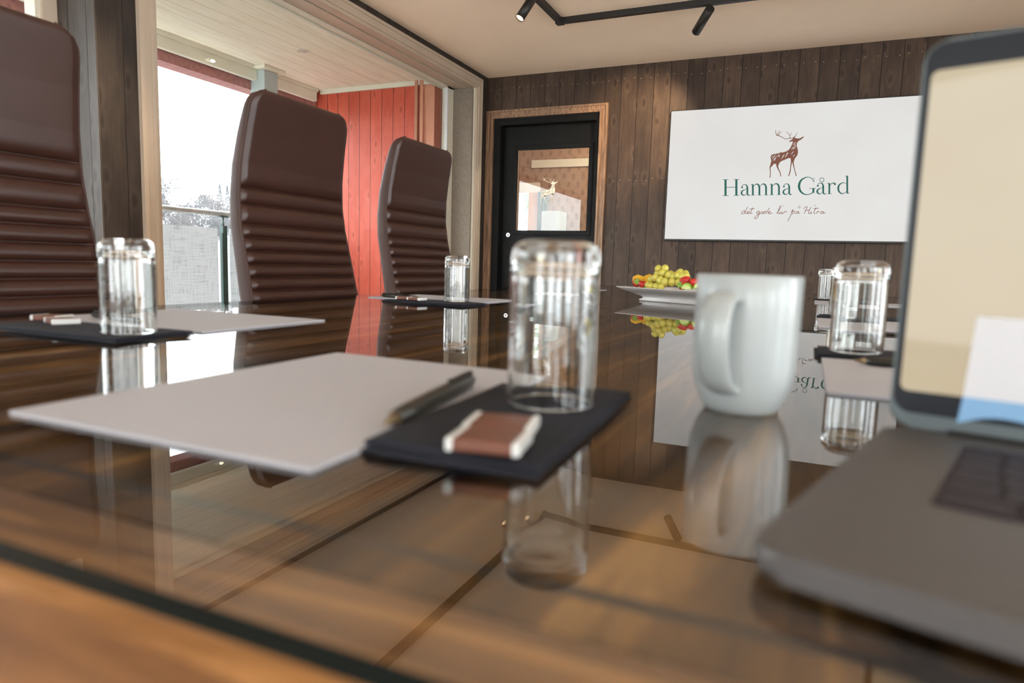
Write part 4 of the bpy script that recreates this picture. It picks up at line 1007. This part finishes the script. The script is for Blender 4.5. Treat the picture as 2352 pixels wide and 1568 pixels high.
straw(0, (-.172, -.050, .052), 0.3, rad(70), 1.0, 'strawberry with its green crown facing out at the left of the platter')
straw(1, (-.138, -.060, .049), 1.2, rad(115), .9, 'strawberry low at the platter rim left of the grapes')
straw(2, (-.128, .000, .068), 2.2, rad(60), 1.0, 'strawberry high up against the left of the grapes')
straw(3, (.005, -.035, .066), 1.6, rad(95), 1.05, 'long red strawberry right of the grapes, upper one')
straw(4, (.018, -.062, .052), -.6, rad(80), .95, 'strawberry with pale green crown low right of the grapes')
straw(5, (.040, -.040, .062), 2.6, rad(100), 1.0, 'strawberry beside the mug edge')
straw(6, (.064, .0, .060), .6, rad(80), 1.0, 'strawberry hidden behind the mug on the platter')
# mango slices
def mango(p, ang, tilt, s_, label):
    e = empty('mango_slice', pw(*p)); e.rotation_euler = (tilt, rad(15), ang); e.scale = (s_,) * 3; tag(e, label, 'mango slice', 'yellow mango slices on the platter')
    mb = MB(); mb.prism([(-.026, -.010), (-.008, -.016), (.018, -.013), (.028, .0), (.012, .014), (-.014, .015), (-.027, .004)], -.005, .005, .0016); mb.build('flesh', M['mango'], e)
mango((-.182, -.020, .060), .4, rad(68), 1.0, 'yellow mango slice standing at the left tip of the platter')
mango((-.152, -.005, .064), -.3, rad(60), .95, 'yellow mango slice behind the left strawberry')
mango((-.140, .036, .058), .8, rad(50), .9, 'pale mango slice at the back left of the platter')
# grapes
gb = empty('grape_bunch', pw(-.065, -.02, .03)); gb.rotation_euler.z = PA; tag(gb, 'bunch of yellow-green grapes heaped on the platter', 'grapes')
rg_ = random.Random(4); gp = []
front = [(-.045, -.045, .018), (-.030, -.050, .016), (-.012, -.048, .015), (.006, -.046, .014), (-.040, -.040, .036), (-.022, -.042, .040), (-.003, -.042, .034), (.012, -.040, .030),
         (-.030, -.022, .052), (-.012, -.024, .056), (-.032, -.018, .068), (-.010, -.014, .070), (.008, -.020, .050), (.020, -.014, .046), (.034, -.010, .050), (.046, -.004, .046), (.055, .004, .048), (.030, .008, .058), (.046, .012, .054),
         (-.048, -.015, .030), (-.050, .005, .030), (-.030, .010, .045), (-.008, .010, .052), (.014, .012, .050), (.030, -.028, .030), (.048, -.02, .03), (-.02, .03, .03), (.01, .03, .035), (.04, .03, .035), (.0, -.01, .03), (-.025, -.005, .03), (.025, .0, .03)]
g0 = None
for (x, y, z) in front:
    s_ = rg_.uniform(.95, 1.12)
    if g0 is None:
        mb = MB(); mb.ball((0, 0, 0), .0112, (1, 1, 1.08), 3); g = mb.build('grape', M['grape'], gb); g0 = g
    else:
        g = g0.copy(); C.objects.link(g); g.parent = gb
    g.location = (x, y, z); g.scale = (s_,) * 3
mb = MB(); mb.tube([(-.03, -.04, .028), (-.012, -.052, .030), (.0, -.045, .036)], .0016, 6); mb.tube([(-.012, -.052, .030), (-.01, -.01, .04)], .0014, 6); mb.build('vine_stem', M['stemb'], gb)
def lime(p, ang, tilt, label):
    e = empty('lime_slice', pw(*p)); e.rotation_euler = (tilt, 0, ang); tag(e, label, 'lime slice', 'lime slices on the platter')
    half = [(.016 * math.cos(PI * k / 14), .016 * math.sin(PI * k / 14)) for k in range(15)]
    MB().prism(half, -.0042, .0042, .0006).build('peel', M['lime_skin'], e)
    h2 = [(.0138 * math.cos(PI * k / 14), .0138 * math.sin(PI * k / 14) - .0004) for k in range(15)]
    MB().prism(h2, -.0047, .0047).build('flesh', M['lime_flesh'], e)
lime((.045, -.078, .045), 2.9, rad(75), 'bright green lime slice at the front rim of the platter')
lime((.080, -.070, .047), .4, rad(60), 'green lime slice at the mug edge')
